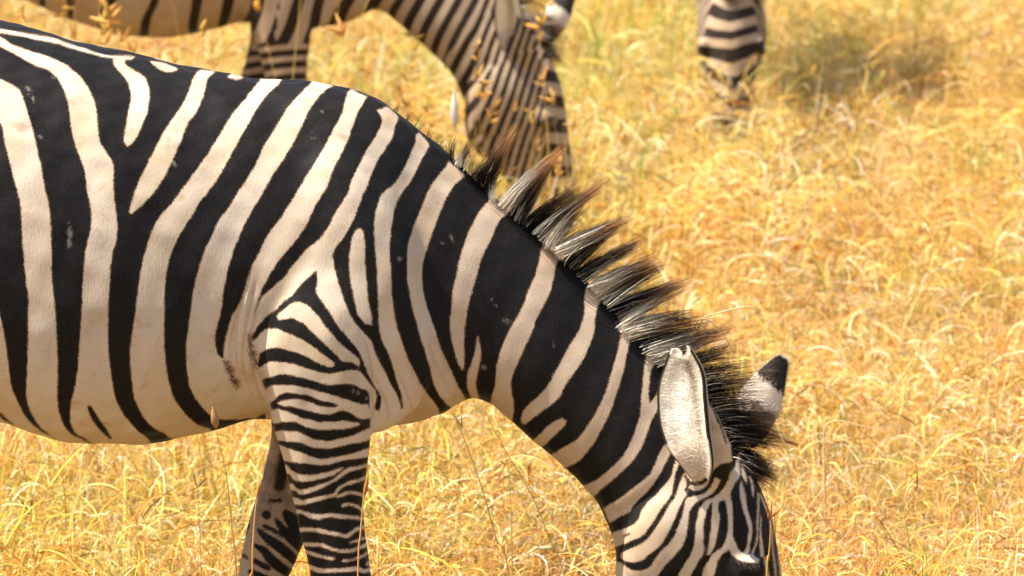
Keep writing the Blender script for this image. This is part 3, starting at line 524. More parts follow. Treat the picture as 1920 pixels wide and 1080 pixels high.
CREST = [(700,186),(745,207),(790,240),(835,278),(870,312),(905,348),(945,384),(985,418),(1030,462),(1080,506),(1120,548),(1160,590),(1200,629),(1245,670),(1290,712),(1335,757),(1368,800),(1388,845),(1400,870)]
def make_mane(root, sd_fn=None, seed=1, per=None):
    r = np.random.default_rng(seed); R = []; T = []; Bn = []; Wd = []; K = []
    Blk = np.array([.010, .008, .007]); Wht = np.array([.98, .88, .71]); Brn = np.array([.62, .29, .09]); DBr = np.array([.09, .04, .015])
    def lock(rx, ry, tx, ty, n, spread, white, tipb=.5, y=0.0, tspread=.28, whiteend=.40):
        e = np.array([45, 42.0]); e /= np.linalg.norm(e)
        for i in range(n):
            o = r.uniform(-1, 1)*spread; p = np.array([rx, ry])+e*o+np.array([-4, 5])*r.uniform(0, 1.4)
            ln = r.uniform(.74, 1.18) if r.random() < .85 else r.uniform(.4, .8)
            q = p+(np.array([tx, ty])-np.array([rx, ry]))*ln+e*(-o*(1-tspread)*ln)+r.normal(size=2)*4.8*ln
            yy = y+r.normal()*.011; y2 = yy*1.2+r.normal()*.012
            R.append(at(p[0], p[1], yy)); T.append(at(q[0], q[1], y2)); Bn.append(r.normal(size=3)*.003+np.array([-.002, 0, .003]))
            Wd.append(r.uniform(.0005, .0010)); s = np.linspace(0, 1, 5)
            isw = r.random() < white; base = Wht*r.uniform(.8, 1.1) if isw else Blk*r.uniform(.8, 1.6)
            if isw: Wd[-1] *= 1.6; R[-1] = R[-1]+np.array([0, -.012, 0]); T[-1] = T[-1]+np.array([0, -.012, 0])
            top = Blk*r.uniform(.8, 2.0)
            tip = Brn*r.uniform(.6, 1.3) if r.random() < tipb else DBr*r.uniform(.7, 1.5)
            c = []
            for si in s:
                a = np.clip((si-whiteend)/.25, 0, 1); b = np.clip((si-.64)/.3, 0, 1)
                x = base*(1-a)+top*a; c.append(x*(1-b)+(tip if rx < 1325 else tip*.3)*b)
            K.append(c)
    if per is None:
        L = [(848,294,857,256,60,5,0,.1), (868,310,886,262,110,7,.1,.2), (862,306,876,278,70,6,.9,.1), (895,338,930,288,120,14,0,.4), (908,350,962,250,330,19,0,.75), (925,372,931,330,70,5,1,.05),
             (946,383,1048,286,300,13,.85,.85), (972,408,1036,300,520,17,.08,.7), (990,424,1082,352,380,14,0,.35), (1010,438,1125,348,420,16,.25,.75), (1030,458,1092,388,200,12,.85,.2),
             (1046,470,1165,412,430,14,.9,.6), (1070,494,1158,424,400,16,.03,.35), (1092,516,1200,452,430,14,.1,.5), (1115,540,1222,488,460,15,.92,.5), (1135,562,1238,500,430,14,.12,.4), (1152,580,1272,530,460,14,.05,.5)]
        for a in L: lock(*a[:4], int(a[4]*1.25), *a[5:])
        for k in range(60):                                    # loose hairs between the locks
            x = r.uniform(880, 1180); y = np.interp(x, [c[0] for c in CREST], [c[1] for c in CREST]); an = math.radians(np.interp(x, [880, 1180], [55, 25])+r.normal()*9); l_ = r.uniform(45, 100)*np.interp(x, [880, 1000], [.6, 1])
            lock(x, y, x+l_*math.cos(an), y-l_*math.sin(an), 26, 9, .85 if any(q0 < x < q1 for q0, q1 in ((928, 960), (1018, 1054), (1102, 1136))) else .05, .45, 0, .9)
        C2 = catmull(np.array(CREST, float), 12)
        I = np.where(C2[:,0] > 1160)[0]
        for k in I[::2]:
            x, y = C2[k]; tt = (x-1160)/(1400-1160)
            ang = np.interp(tt, [0, .4, .75, .92, 1], [22, 14, 6, -12, -35])+r.normal()*7; ln = np.interp(tt, [0, .5, .85, 1], [128, 128, 98, 62])*r.uniform(.82, 1.12)
            wh = .9 if 1168 < x < 1196 or 1216 < x < 1242 else .06
            lock(x, y, x+ln*math.cos(math.radians(ang)), y-ln*math.sin(math.radians(ang)), 120, 7, wh, .55, 0, .8)
            lock(x-8, y+10, x-8+ln*.8*math.cos(math.radians(ang)), y+10-ln*.8*math.sin(math.radians(ang)), 40, 7, wh, .2, -.012, .8)
        for x, y, n in [(725,200,16),(745,212,18),(765,226,22),(785,240,22),(805,256,26),(825,274,34)]:
            lock(x, y, x+11, y-13, n, 9, 0, .1)
        for k in range(10):                                    # forelock
            x, y = 1392+k*2.4, 842+k*5; lock(x, y, x+r.uniform(22, 45), y+r.uniform(-2, 22), 45, 6, .04, .1)
    else:
        C2 = catmull(np.array(CREST, float), 6)
        for k in range(10, len(C2)):
            x, y = C2[k]; tt = (x-840)/(1400-840)
            ang = np.interp(tt, [0, .5, .9, 1], [48, 25, 0, -40])+r.normal()*6; ln = np.interp(tt, [0, .15, .9, 1], [40, 105, 95, 60])
            lock(x, y, x+ln*math.cos(math.radians(ang)), y-ln*math.sin(math.radians(ang)), 26, 9, .9 if math.sin(x/per) > .35 else .05, .5, 0, .9)
        Wd = [w*2.4 for w in Wd]
    R, T, Bn, Wd, K = map(np.array, (R, T, Bn, Wd, K))
    o = strands('mane', R, T, Bn, Wd, K, root, M_hair, 4, seed); o['kind'] = 'stuff'; return o

# ------------------------------------------------------------------ ears
def make_ear(root, axis, hw, opening, depth, colour, name='ear', thick=.004, roll=0.0):
    """axis: list of (u, v, Y); hw half widths in px; opening -1 faces the camera side, +1 away"""
    n = 26; m = 25
    A = catmull(np.array([np.append(at(u, v, y), h/1040) for (u, v, y), h in zip(axis, hw)]), 8)
    tpar = np.linspace(0, 1, len(A)); Vt = []; Ct = []
    ang = np.linspace(-1, 1, m)
    D = np.interp(tpar, np.linspace(0, 1, len(depth)), depth)
    for i, (x, y, z, h) in enumerate(A):
        d = A[min(i+1, len(A)-1), :3]-A[max(i-1, 0), :3]; d /= np.linalg.norm(d)
        side = np.cross(d, [0, 1, 0]); side /= np.linalg.norm(side)
        nrm = np.cross(side, d)
        if nrm[1] < 0: nrm = -nrm
        if side[0] < 0: side = -side
        side, nrm = side*math.cos(roll)-nrm*math.sin(roll), nrm*math.cos(roll)+side*math.sin(roll)
        for a in ang:
            th = a*math.radians(98 if opening < 0 else 112)
            Vt.append(np.array([x, y, z])+side*h*math.sin(th)/1.0*(1 if abs(th) < 1.57 else 1)-opening*-1*nrm*0+nrm*(-opening)*D[i]*math.cos(th)*1.0)
            Ct.append((tpar[i], a))
    V = np.array(Vt); k = len(A)
    if opening < 0:
        tt = np.array([c_[0] for c_ in Ct]); aa = np.array([c_[1] for c_ in Ct])
        V[:,2] -= .020*np.clip((tt-.78)/.22, 0, 1)*np.exp(-((aa-.1)/.3)**2)
    idx = np.arange(k*m).reshape(k, m)
    Fc = np.stack([idx[:-1,:-1], idx[1:,:-1], idx[1:,1:], idx[:-1,1:]], -1).reshape(-1, 4)
    # thickness: an outer skin offset along the normals
    me0 = mesh_np('tmp', V, Fc); N = np.empty(len(V)*3, np.float32); me0.vertices.foreach_get('normal', N); N = N.reshape(-1, 3); bpy.data.meshes.remove(me0)
    V2 = V-N*thick if opening < 0 else V+N*thick
    cen = A[:, :3].repeat(m, 0); flip = ((V2-cen)**2).sum(1) < ((V-cen)**2).sum(1)
    if flip.mean() > .5: V2 = 2*V-V2
    b = len(V); F2 = Fc[:, ::-1]+b
    edge = np.concatenate([idx[:,0], idx[-1,1:-1], idx[::-1,-1], idx[0,-2:0:-1]]); e2 = np.roll(edge, -1)
    F3 = np.stack([edge, e2, e2+b, edge+b], -1)
    me = mesh_np(name, np.concatenate([V, V2]), np.concatenate([Fc, F2, F3]))
    cattr(me, 'col', np.array([colour(tq, a, False) for tq, a in Ct]+[colour(tq, a, True) for tq, a in Ct]))
    return link(name, me, root, M_ear), V.reshape(k, m, 3)
rr = np.random.default_rng(5)
def near_ear_col(tq, a, outer):
    j = rr.uniform(.97, 1.03)
    if outer or (abs(a) > .99 and .25 < tq < .9): return np.array([.035, .025, .018]) if (abs(a) > .86 and tq < .92) else np.array([.5, .40, .30])*j
    c = np.array([.95, .88, .77])
    mid = min(1, math.exp(-((a-.08+.06*math.sin(tq*9))/.20)**2))*np.clip(1.15-abs(tq-.62)*2.0, 0, 1); c = c*(1-.75*mid)+np.array([.26, .20, .11])*.75*mid
    if tq < .3: c = c*.7+np.array([.60, .36, .24])*.3
    if tq > .9: c = np.array([.85, .70, .60])
    return c*j
def far_ear_col(tq, a, outer):
    j = rr.uniform(.9, 1.08)
    tq = tq+.05*a+rr.normal()*.008
    if tq > .93: return np.array([.85, .78, .68])*j
    if tq > .50 and a > -.78: return np.array([.050, .040, .036])*j
    if abs(a) > .93 and a > 0: return np.array([.05, .03, .02])
    if tq < .2: return np.array([.16, .08, .05])*j
    if tq < .3 and a > -.2: return np.array([.34, .22, .15])*j
    return np.array([.74, .62, .50])*j
def ear_tufts(root, G):
    r = np.random.default_rng(9); k, m, _ = G.shape; R = []; T = []; K = []; Wd = []; Bn = []
    for i in range(5200):
        a = r.uniform(.06, .94); u = r.uniform(.04, .93); ia = int(a*(m-1)); iu = int(u*(k-1))
        p = G[iu, ia]; cenr = G[iu, m//2]; up = G[min(iu+2, k-1), ia]-G[iu, ia]; up = up/(np.linalg.norm(up)+1e-9)
        inward = (cenr-p); s = abs(a-.5)*2
        inward = inward/(np.linalg.norm(inward)+1e-6) if s > .12 else r.normal(size=3)
        d = inward*1.0*(s > .15)+up*r.uniform(-.15, .25)+np.array([0, -.35, 0])+r.normal(size=3)*.10; d /= np.linalg.norm(d)
        L = r.uniform(.006, .016)
        R.append(p+np.array([0, -.001, 0])); T.append(p+d*L); Bn.append(r.normal(size=3)*.001); Wd.append(r.uniform(.0003, .0005))
        c = np.array([.93, .84, .70])*r.uniform(.8, 1.05) if r.random() > .75*math.exp(-((a-.54)/.13)**2)*(.3 < u < .9) else np.array([.34, .26, .15])
        K.append([c]*4)
    o = strands('ear_hair', np.array(R), np.array(T), np.array(Bn), np.array(Wd), np.array(K), root, M_earhair, 3, 4); o['kind'] = 'stuff'; return o

def ear_fuzz(root, G, colour):
    r = np.random.default_rng(19); k, m, _ = G.shape; R = []; T = []; K = []
    for i in range(2600):
        iu = r.uniform(0, k-3.01); ia = r.uniform(0, m-1.01); u0, a0 = int(iu), int(ia)
        p = G[u0, a0]*(1-(iu-u0))+G[u0+1, a0]*(iu-u0); p = p+(G[u0, a0+1]-G[u0, a0])*(ia-a0)
        up = G[u0+2, a0]-G[u0, a0]; up /= np.linalg.norm(up)+1e-9
        cen = (G[u0, 0]+G[u0, -1])/2; o = p-cen; o /= np.linalg.norm(o)+1e-9
        R.append(p+o*.003); T.append(p+o*.0065+(up+o*.35+r.normal(size=3)*.25)*r.uniform(.004, .011)); K.append([colour(iu/(k-1), ia/(m-1)*2-1, True)*r.uniform(.7, 1.15)]*4)
    n = len(R); o = strands('ear_hair', np.array(R), np.array(T), r.normal(size=(n, 3))*.0006, np.full(n, .0005), np.array(K), root, M_earhair, 3, 8); o['kind'] = 'stuff'
def make_eye(root, detailed=True):
    for s in (-1, 1):
        bm = bmesh.new(); p = at(1398, 1068, 0)+np.array([0, s*.098, 0])
        bmesh.ops.create_uvsphere(bm, u_segments=24, v_segments=16, radius=1, matrix=Matrix.Translation(Vector(p)) @ Matrix.Diagonal((.023, .014, .019, 1)))
        me = bpy.data.meshes.new('eye'); bm.to_mesh(me); bm.free()
        for f in me.polygons: f.use_smooth = True
        link('eye', me, root, M_eye)
    if detailed:
        r = np.random.default_rng(3); R = []; T = []; Bn = []; Wd = []; K = []
        for i in range(260):
            q = r.random(); u = 1368+q*54; v = 1045+12*q+6*math.sin(q*3.1)
            p = at(u, v+r.uniform(-2, 3), -.112); R.append(p); T.append(at(u+r.normal()*3+3, v+r.uniform(9, 17), -.122)); Bn.append([0, -.003, 0]); Wd.append(.0008); K.append([np.array([.02, .012, .008])*r.uniform(.6, 2.5)]*4)
        o = strands('eyelash', np.array(R), np.array(T), np.array(Bn), np.array(Wd), np.array(K), root, M_hair, 3, 2); o['kind'] = 'stuff'
def tail_tuft(root):
    r = np.random.default_rng(8); n = 500; R = []; T = []
    for i in range(n):
        u, v = -612+r.normal()*5, r.uniform(520, 640); y = r.normal()*.01
        R.append(at(u, v, y)); T.append(at(u+r.normal()*16-4, v+r.uniform(120, 300), y+r.normal()*.02))
    K = np.tile(np.array([.012, .01, .009]), (n, 5, 1)); K[:n//4] = (.5, .42, .33)
    o = strands('tail_tuft', np.array(R), np.array(T), r.normal(size=(n, 3))*.008, np.full(n, .0016), K, root, M_hair, 4, 6); o['kind'] = 'stuff'

# ------------------------------------------------------------------ the grazing zebra in front
zeb, body, ZV, ZSD = make_zebra('zebra', .0042, True, M_coat)
tag(zeb, 'large zebra grazing in profile, bold black and cream stripes, spiky striped mane', 'zebra', 'zebras grazing in the dry grass')
make_mane(zeb)
_, G = make_ear(zeb, [(1312,900,-.105),(1299,856,-.140),(1285,803,-.140),(1279,750,-.128),(1279,705,-.116),(1277,673,-.107),(1275,652,-.101)], [16,42,53,53,47,31,17], -1, [.010,.022,.028,.026,.020,.013,.006], near_ear_col, roll=math.radians(40))
ear_tufts(zeb, G)
_, G2 = make_ear(zeb, [(1392,828,.070),(1408,795,.085),(1424,755,.098),(1440,722,.107),(1455,694,.113),(1464,679,.116),(1468,671,.117)], [20,33,38,30,18,10,4], 1, [.012,.026,.026,.020,.013,.007,.003], far_ear_col)
ear_fuzz(zeb, G2, far_ear_col)
make_eye(zeb); tail_tuft(zeb)

# ------------------------------------------------------------------ the zebras behind
def bg_zebra(name, label, seed, per, stance=1.0):
    z, b, _, _ = make_zebra(name, .0085, False, M_coat_far, seed, stance)
    make_mane(z, seed=seed, per=per)
    make_ear(z, [(1318,893,-.075),(1304,850,-.10),(1296,800,-.13),(1292,745,-.15),(1290,700,-.16),(1288,668,-.165)], [22,36,40,36,24,6], -1, [.012,.030,.034,.026,.016,.005], near_ear_col)
    make_ear(z, [(1392,828,.070),(1412,795,.085),(1432,755,.098),(1450,722,.107),(1468,694,.113),(1480,671,.117)], [20,34,38,30,18,5], 1, [.012,.026,.026,.020,.013,.003], far_ear_col)
    make_eye(z, False); tail_tuft(z)
    tag(z, label, 'zebra', 'zebras grazing in the dry grass'); return z
def place_like(z, u, v, scale_px, pivot_px, rotz=0.0, size=1.0):
    """stand z on the ground so that its point seen at pivot_px (plane Y=0) is seen at (u, v)"""
    pv = at(*pivot_px, 0.0)
    d = ray(u, v); zt = pv[2]*size; k = (zt-CAM[2])/d[2]; q = CAM+d*k
    R = Matrix.Rotation(rotz, 3, 'Z'); off = R @ (Vector((pv[0], 0, 0))*size)
    z.scale = (size,)*3; z.rotation_euler = (0, 0, rotz); z.location = (q[0]-off.x, q[1]-off.y, 0)
z2 = bg_zebra('zebra', 'dusty zebra with lowered striped head standing behind the large zebra, seen side on', 21, 26.0)
place_like(z2, 600, 52, 0, (720, 800), 0.0)
z3 = bg_zebra('zebra', 'zebra with only its lowered face showing above the grass, facing forward', 34, 22.0, .5)
place_like(z3, 1372, 26, 0, (1400, 950), math.radians(-92))

# ------------------------------------------------------------------ grass
PAL = np.array([[.88,.53,.14],[.92,.63,.22],[.95,.78,.44],[.80,.42,.10],[.58,.26,.06],[.76,.60,.16],[.46,.46,.09],[.90,.54,.18],[.97,.86,.60]])
PW = np.array([.19,.16,.17,.13,.11,.07,.04,.05,.08]); PW = PW/PW.sum()
def tangle_arrays(r, n, rad, zmax):
    V = []; F = []; K = []; seg = 6
    for i in range(n):
        rt = r.uniform(0, 1)**.5*rad; pa = r.uniform(0, 6.283); z0 = r.uniform(.02, 1)**.8*zmax
        p = np.array([rt*math.cos(pa), rt*math.sin(pa), z0]); az = r.uniform(0, 6.283); el = r.uniform(-.2, 1.3); L = r.uniform(.05, .17)
        del_ = -r.uniform(.3, 3.4)/seg; daz = r.normal()*1.1/seg; w = r.uniform(.0022, .0048); tw = r.uniform(0, 3.1); k0 = len(V)
        col = PAL[r.choice(len(PAL), p=PW)]*(r.uniform(.85, 1.08) if r.random() < .85 else r.uniform(.28, .6))
        for q in range(seg+1):
            f = q/seg; d = np.array([math.cos(el)*math.cos(az), math.cos(el)*math.sin(az), math.sin(el)])
            h_ = np.array([-math.sin(az), math.cos(az), 0]); up = np.cross(d, h_); sd = h_*math.cos(tw)+up*math.sin(tw)
            ww = w*(1-f**1.8*.85)*(.6+.4*min(1, f*4)); V += [p+sd*ww/2, p-sd*ww/2]; K += [col, col]
            p = p+d*L/seg; el += del_; az += daz; tw += .15
            if p[2] < .005: p[2] = .005
        for q in range(seg): F.append((k0+2*q, k0+2*q+1, k0+2*q+3, k0+2*q+2))
    return V, F, K
def blade_arrays(r, n, hmin, hmax, rad, curl, wmin, wmax, green=0.0, flat=0.0):
    V = []; F = []; K = []; seg = 6
    for i in range(n):
        az = r.uniform(0, 2*np.pi); L = r.uniform(hmin, hmax)*(1 if r.random() < .75 else .6)
        rt = r.uniform(0, 1)**.6*rad; pa = r.uniform(0, 2*np.pi); p = np.array([rt*math.cos(pa), rt*math.sin(pa), -.02])
        tilt = abs(r.normal())*.30+flat*r.uniform(.6, 1.2); cv = r.uniform(.1, 1)**1.5*curl*r.choice([1, 1, 1, 2.0])
        w = r.uniform(wmin, wmax); col = PAL[r.choice(len(PAL), p=PW)]*(r.uniform(.8, 1.12) if r.random() < .8 else r.uniform(.35, .7))
        if r.random() < green: col = np.array([.22, .30, .05])*r.uniform(.8, 1.4)
        tw = r.uniform(-1.2, 1.2); k0 = len(V); az2 = az; kink = r.random() < .25; kp = r.integers(2, 5)
        for s in range(seg+1):
            f = s/seg; a = tilt+cv*f*f
            if kink and s >= kp: a += .9
            dv = np.array([math.sin(a)*math.cos(az2), math.sin(a)*math.sin(az2), math.cos(a)])
            sd = np.array([-math.sin(az2+tw*f), math.cos(az2+tw*f), .25*tw*f])
            ww = w*(1-f**1.6*.88)*(.8 if s == 0 else 1)
            V.append(p+sd*ww/2); V.append(p-sd*ww/2)
            g = col*(1+.15*f); K += [g, g]
            p = p+dv*L/seg; az2 += r.normal()*.10
            if p[2] < .01 and s > 2: p[2] = .01
        for s in range(seg): F.append((k0+2*s, k0+2*s+1, k0+2*s+3, k0+2*s+2))
    return V, F, K
def spikelet(r, V, F, K, p, L, w, ax, col):
    """small seed head: a six-sided spindle"""
    ax = ax/np.linalg.norm(ax); s1 = np.cross(ax, [.3, .9, .2]); s1 /= np.linalg.norm(s1); s2 = np.cross(ax, s1); k0 = len(V)
    prof = [(0, .25), (.25, 1), (.65, .75), (1, .08)]
    for f, q in prof:
        for j in range(4):
            V.append(p+ax*L*f+(s1*math.cos(j*1.5708)+s2*math.sin(j*1.5708))*w*q/2); K.append(col*(.8+.3*f))
    for a in range(3):
        for j in range(4): F.append((k0+a*4+j, k0+a*4+(j+1) % 4, k0+a*4+4+(j+1) % 4, k0+a*4+4+j))
def seed_stem(r, V, F, K, h, heads, lean=.15):
    az = r.uniform(0, 6.28); p = np.array([r.normal()*.02, r.normal()*.02, -.02]); k0 = len(V); seg = 6; col = np.array([.62,.36,.10])*r.uniform(.7, 1.2)
    for s in range(seg+1):
        a = lean*(.3+1.2*s/seg); d = np.array([math.sin(a)*math.cos(az), math.sin(a)*math.sin(az), math.cos(a)]); w = .0028*(1-.5*s/seg)
        V.append(p+np.array([w/2, 0, 0])); V.append(p-np.array([w/2, 0, 0])); K += [col, col]; p = p+d*h/seg
    for s in range(seg): F.append((k0+2*s, k0+2*s+1, k0+2*s+3, k0+2*s+2))
    oc = np.array([.90, .52, .16])
    for j in range(heads):
        d2 = d+r.normal(size=3)*.55; d2[2] = abs(d2[2])*.8
        spikelet(r, V, F, K, p-d*r.uniform(0, .10)*h, r.uniform(.02, .05), r.uniform(.006, .012), d2, oc*r.uniform(.7, 1.2))
gr = np.random.default_rng(77); clumps = bpy.data.collections.new('grass_clumps')
def clump(V, F, K, i):
    me = mesh_np('tuft', np.array(V), np.array(F), True); cattr(me, 'col', np.array(K)); me.materials.append(M_grass)
    o = bpy.data.objects.new('tuft_%02d' % i, me); clumps.objects.link(o)
NC = 0
for i in range(6):
    clump(*blade_arrays(gr, 22, .16, .36, .06, 1.6, .0024, .0046, .03), NC); NC += 1
for i in range(8):
    clump(*tangle_arrays(gr, 40, .09, .26), NC); NC += 1
for i in range(3):
    clump(*blade_arrays(gr, 20, .18, .38, .06, 1.2, .0034, .0060, .65), NC); NC += 1
N_SEED = NC
for i in range(5):
    V, F, K = blade_arrays(gr, 8, .2, .45, .05, 1.2, .0025, .0045)
    for q in range(2): seed_stem(gr, V, F, K, gr.uniform(.45, .78), int(gr.integers(3, 7)), gr.uniform(.05, .3))
    clump(V, F, K, NC); NC += 1

pts = []; ids = []; 
def scatter(x0, x1, y0, y1, dens):
    n = int((x1-x0)*(y1-y0)*dens); return np.stack([gr.uniform(x0, x1, n), gr.uniform(y0, y1, n)], 1)
P = np.concatenate([scatter(-2.2, 2.2, .6, 9, 270), scatter(-2.8, 2.8, 9, 17, 210), scatter(-2.6, 2.6, -1.6, .6, 240), scatter(-8, -2.2, .6, 9, 60), scatter(2.2, 8, .6, 9, 60), scatter(-10, -2.8, 9, 26, 36), scatter(2.8, 10, 9, 26, 36), scatter(-2.8, 2.8, 17, 30, 80)])
nP = len(P)
def n2(P, f, seed):
    return vnoise(np.concatenate([P, np.zeros((len(P), 1))], 1), f, seed)
patch = n2(P, 1.1, 41); patch2 = n2(P, 2.6, 42); p3 = n2(P, 5.0, 43)
kind = gr.random(nP); idx = gr.integers(6, 14, nP)
idx = np.where(kind < .46, gr.integers(0, 6, nP), idx)
gp = np.clip(.04+.20*(patch > .3)*(P[:,1] > 3.2)+.05*(patch2 > .6), 0, 1)
idx = np.where((kind > .46) & (kind < .46+gp), gr.integers(14, 17, nP), idx)
# seed-bearing stems: thick in front of the second zebra, thin elsewhere
xz, yz = z2.location.x, z2.location.y
ss = (.004+.11*np.exp(-((P[:,1]-(yz-.75))/.55)**2)*(P[:,0] < .3))*(P[:,1] > 1.5)
idx = np.where(gr.random(nP) < ss, gr.integers(N_SEED, NC, nP), idx)
zg = .018*np.sin(P[:,0]*1.7+.4)*np.sin(P[:,1]*1.3)-.02
rot = np.stack([gr.normal(size=nP)*.10, gr.normal(size=nP)*.10, gr.uniform(0, 6.283, nP)], 1)
scl = gr.uniform(.62, 1.05, nP)*(1+.18*patch)*np.where(p3 > .9, .6, 1)*np.where(P[:,1] > 4, 1.15, 1)
tint = np.stack([1+.10*patch2+.06*gr.normal(size=nP), 1+.05*patch+.05*gr.normal(size=nP), 1-.25*np.abs(patch2)+.1*gr.normal(size=nP)], 1).clip(.55, 1.35)
dark = np.where(p3 < -.8, .62, 1.0)
tint = tint*dark[:,None]
tus = n2(P, 13.0, 51)+.6*n2(P, 24.0, 52)
scl = scl*np.clip(.80+.45*tus, .28, 1.4)
me = bpy.data.meshes.new('grass'); me.vertices.add(nP)
me.vertices.foreach_set('co', np.stack([P[:,0], P[:,1], zg], 1).astype(np.float32).ravel())
a = me.attributes.new('pick', 'INT', 'POINT'); a.data.foreach_set('value', idx.astype(np.int32))
a = me.attributes.new('rot', 'FLOAT_VECTOR', 'POINT'); a.data.foreach_set('vector', rot.astype(np.float32).ravel())
fattr(me, 'scl', scl); cattr(me, 'tint', tint)
grass = link('grass', me, None, M_grass)
tag(grass, 'dense dry golden savanna grass with some green blades', 'grass', kind='stuff')
ng = bpy.data.node_groups.new('grass_scatter', 'GeometryNodeTree')
ng.interface.new_socket('Geometry', in_out='INPUT', socket_type='NodeSocketGeometry'); ng.interface.new_socket('Geometry', in_out='OUTPUT', socket_type='NodeSocketGeometry')
N_ = ng.nodes; gi = N_.new('NodeGroupInput'); go = N_.new('NodeGroupOutput')
ci = N_.new('GeometryNodeCollectionInfo'); ci.inputs[0].default_value = clumps; ci.inputs['Separate Children'].default_value = True; ci.inputs['Reset Children'].default_value = True
ip = N_.new('GeometryNodeInstanceOnPoints'); ip.inputs['Pick Instance'].default_value = True
def named(nm, typ):
    q = N_.new('GeometryNodeInputNamedAttribute'); q.data_type = typ; q.inputs[0].default_value = nm; return q.outputs['Attribute']
lk = ng.links.new
e2r = N_.new('FunctionNodeEulerToRotation')
lk(gi.outputs[0], ip.inputs['Points']); lk(ci.outputs[0], ip.inputs['Instance']); lk(named('pick', 'INT'), ip.inputs['Instance Index'])
lk(named('rot', 'FLOAT_VECTOR'), e2r.inputs[0]); lk(e2r.outputs[0], ip.inputs['Rotation']); lk(named('scl', 'FLOAT'), ip.inputs['Scale']); lk(ip.outputs[0], go.inputs[0])
md = grass.modifiers.new('scatter', 'NODES'); md.node_group = ng

# ------------------------------------------------------------------ single grass stalks that stand out in the photograph
def stalk(label, pts, y, width, colour, heads=(), name='grass_stalk', head_col=(.62, .26, .06)):
    """pts: photo pixels from the top downwards on plane Y = y, carried on to the ground; heads: (u, v, du, dv, length px, width px)"""
    P3 = [at(u, v, y) for u, v in pts]
    base = P3[-1]+(P3[-1]-P3[-2])/max(np.linalg.norm(P3[-1]-P3[-2]), 1e-6)*.05
    foot = np.array([base[0]+(base[0]-P3[0][0])*.25, y, -.01]); P3 = P3+[foot] if base[2] > 0 else P3
    line = catmull(np.array(P3), 6); root = empty(name, tuple(foot))
    V = []; F = []; k = 6
    for i, p in enumerate(line):
        d = line[min(i+1, len(line)-1)]-line[max(i-1, 0)]; d = d/(np.linalg.norm(d)+1e-9)
        s1 = np.cross(d, [0, 1, 0]); s1 /= np.linalg.norm(s1)+1e-9; s2 = np.cross(d, s1); w = width*(.45+.55*min(1, i/len(line)*2))/2
        for j in range(k): V.append(p-foot+(s1*math.cos(j*6.283/k)+s2*math.sin(j*6.283/k))*w)
    for i in range(len(line)-1):
        for j in range(k): F.append((i*k+j, i*k+(j+1) % k, (i+1)*k+(j+1) % k, (i+1)*k+j))
    me = mesh_np('stalk', V, F); cattr(me, 'col', np.tile(np.array(colour), (len(V), 1))); link('stalk', me, root, M_stem)
    r = np.random.default_rng(int(pts[0][0]))
    for u, v, du, dv, w in heads:
        p0 = at(u, v, y); p1 = at(u+du, v+dv, y-.004); V = []; F = []; K = []
        spikelet(r, V, F, K, p0-foot, np.linalg.norm(p1-p0), w/1040, p1-p0, np.array(head_col)*r.uniform(.85, 1.15))
        me = mesh_np('seed_head', V, F); cattr(me, 'col', np.array(K)); link('seed_head', me, root, M_stem)
    tag(root, label, 'grass stalk', 'grass stalks standing clear of the turf'); return root
G1 = (.55, .46, .14); O1 = (.74, .42, .14); D1 = (.10, .065, .035); PALE = (.80, .58, .28)
stalk('grass stalk with a rounded tan seed head touching the large zebra belly', [(404,800),(409,825),(424,890),(435,990),(443,1085)], -.32, .0022, (.55,.34,.12), [(405,803,-6,-42,17)], head_col=(.58,.30,.12))
stalk('orange grass stalk crossing the near foreleg of the large zebra', [(684,915),(682,930),(676,1000),(671,1085)], -.34, .0030, O1, [(684,928,5,-34,9), (682,930,9,-28,7)], head_col=(.62,.26,.06))
stalk('orange grass stalk beside the far foreleg of the large zebra', [(487,925),(480,945),(475,1010),(473,1085)], -.30, .0030, O1, [(484,930,6,-26,7), (474,1072,-10,18,6)])
stalk('thin green grass stalk leaning between the belly and the forelegs', [(424,885),(431,960),(438,1020),(444,1085)], .45, .0022, G1)
stalk('long thin dark green stalk leaning under the chest of the large zebra', [(846,770),(875,835),(905,920),(930,1010),(955,1085)], -.36, .0022, (.36,.32,.10), [(866,803,-17,-30,3), (866,803,-1,-26,3)], head_col=(.34,.22,.08))
stalk('thin straight stalk rising between the chest and the lowered neck', [(905,765),(945,840),(975,890),(1005,945),(1030,1010),(1060,1085)], .5, .0024, G1)
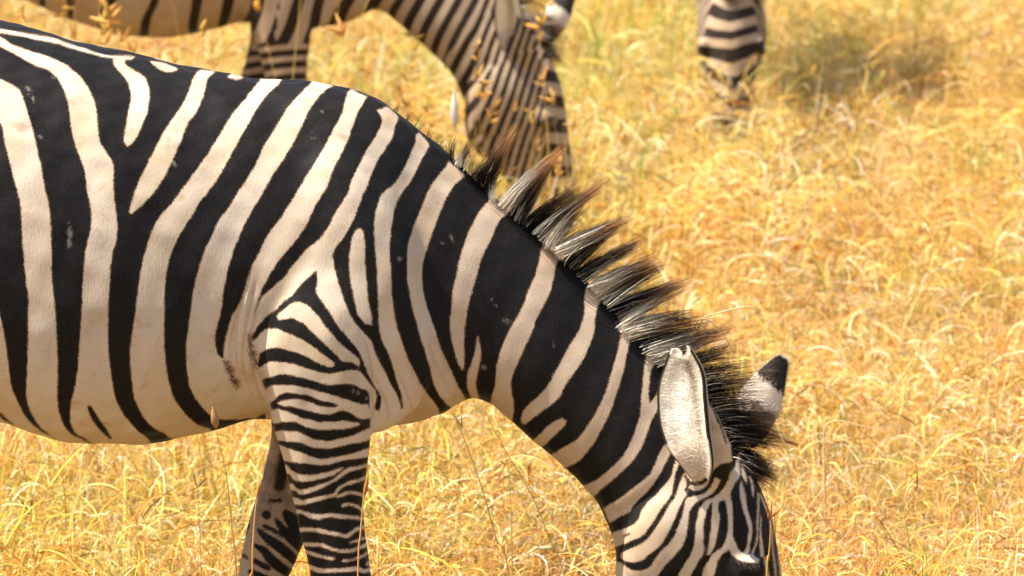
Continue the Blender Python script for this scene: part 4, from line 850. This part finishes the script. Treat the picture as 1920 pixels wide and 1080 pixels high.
stalk('thin upright green stalk standing under the lowered neck', [(940,830),(953,880),(958,960),(961,1085)], .7, .0022, G1, [(948,872,-12,-10,3)], head_col=(.3,.2,.08))
stalk('yellow stalk with a three-pronged orange head in front of the zebra face', [(1445,972),(1444,1010),(1441,1050),(1438,1085)], -.25, .0032, (.66,.42,.08), [(1445,972,-14,-32,6), (1445,972,2,-36,5), (1447,970,22,-22,5), (1443,974,-3,-14,6)], head_col=(.68,.30,.10))
stalk('dark three-pronged seed head below the large zebra belly, next to the forelegs', [(369,915),(372,950),(375,1010),(378,1085)], .9, .0018, (.45,.33,.12), [(369,915,-8,-34,3), (369,915,22,-22,3), (369,915,-16,8,3)], head_col=D1)
stalk('dark forked seed head low in the grass under the zebra belly, well behind the forelegs', [(58,965),(62,1000),(66,1085)], .9, .0018, (.45,.33,.12), [(58,965,-24,-34,3), (58,965,3,-40,3), (58,965,-24,-10,3)], head_col=D1)
stalk('pale arching stalk drooping behind the mane of the large zebra', [(1428,600),(1424,586),(1410,576),(1385,578),(1345,588),(1318,598),(1300,640),(1290,760)], .75, .0036, PALE)
stalk('pale stalk hanging along the mane of the large zebra', [(1375,675),(1372,655),(1358,630),(1340,608),(1318,598),(1300,620),(1290,760)], .7, .0032, PALE)
stalk('small brown slanting seed head on a bent stalk just below the far ear', [(1468,824),(1450,835),(1440,870),(1438,960),(1440,1085)], 1.2, .0016, (.55,.38,.14), [(1468,824,29,11,9)], head_col=(.26,.10,.03))
stalk('pale flat straw lying level over the grass beside the far ear', [(1655,805),(1620,800),(1580,790),(1552,795),(1545,830),(1548,1000),(1550,1085)], 1.6, .0042, PALE)
stalk('dark thin stalk with small seeds leaning in the grass beside the zebra face', [(1640,965),(1665,1000),(1690,1045),(1705,1085)], 1.2, .0020, (.22,.12,.05), [(1655,985,-5,-9,3), (1668,1003,8,-8,3), (1680,1026,-7,-9,3)], head_col=(.2,.1,.05))
stalk('pale fluffy white plume standing near the second zebra throat', [(853,240),(854,300),(856,400)], 4.6, .0040, PALE, [(853,240,-1,-72,27)], head_col=(.80,.72,.60))
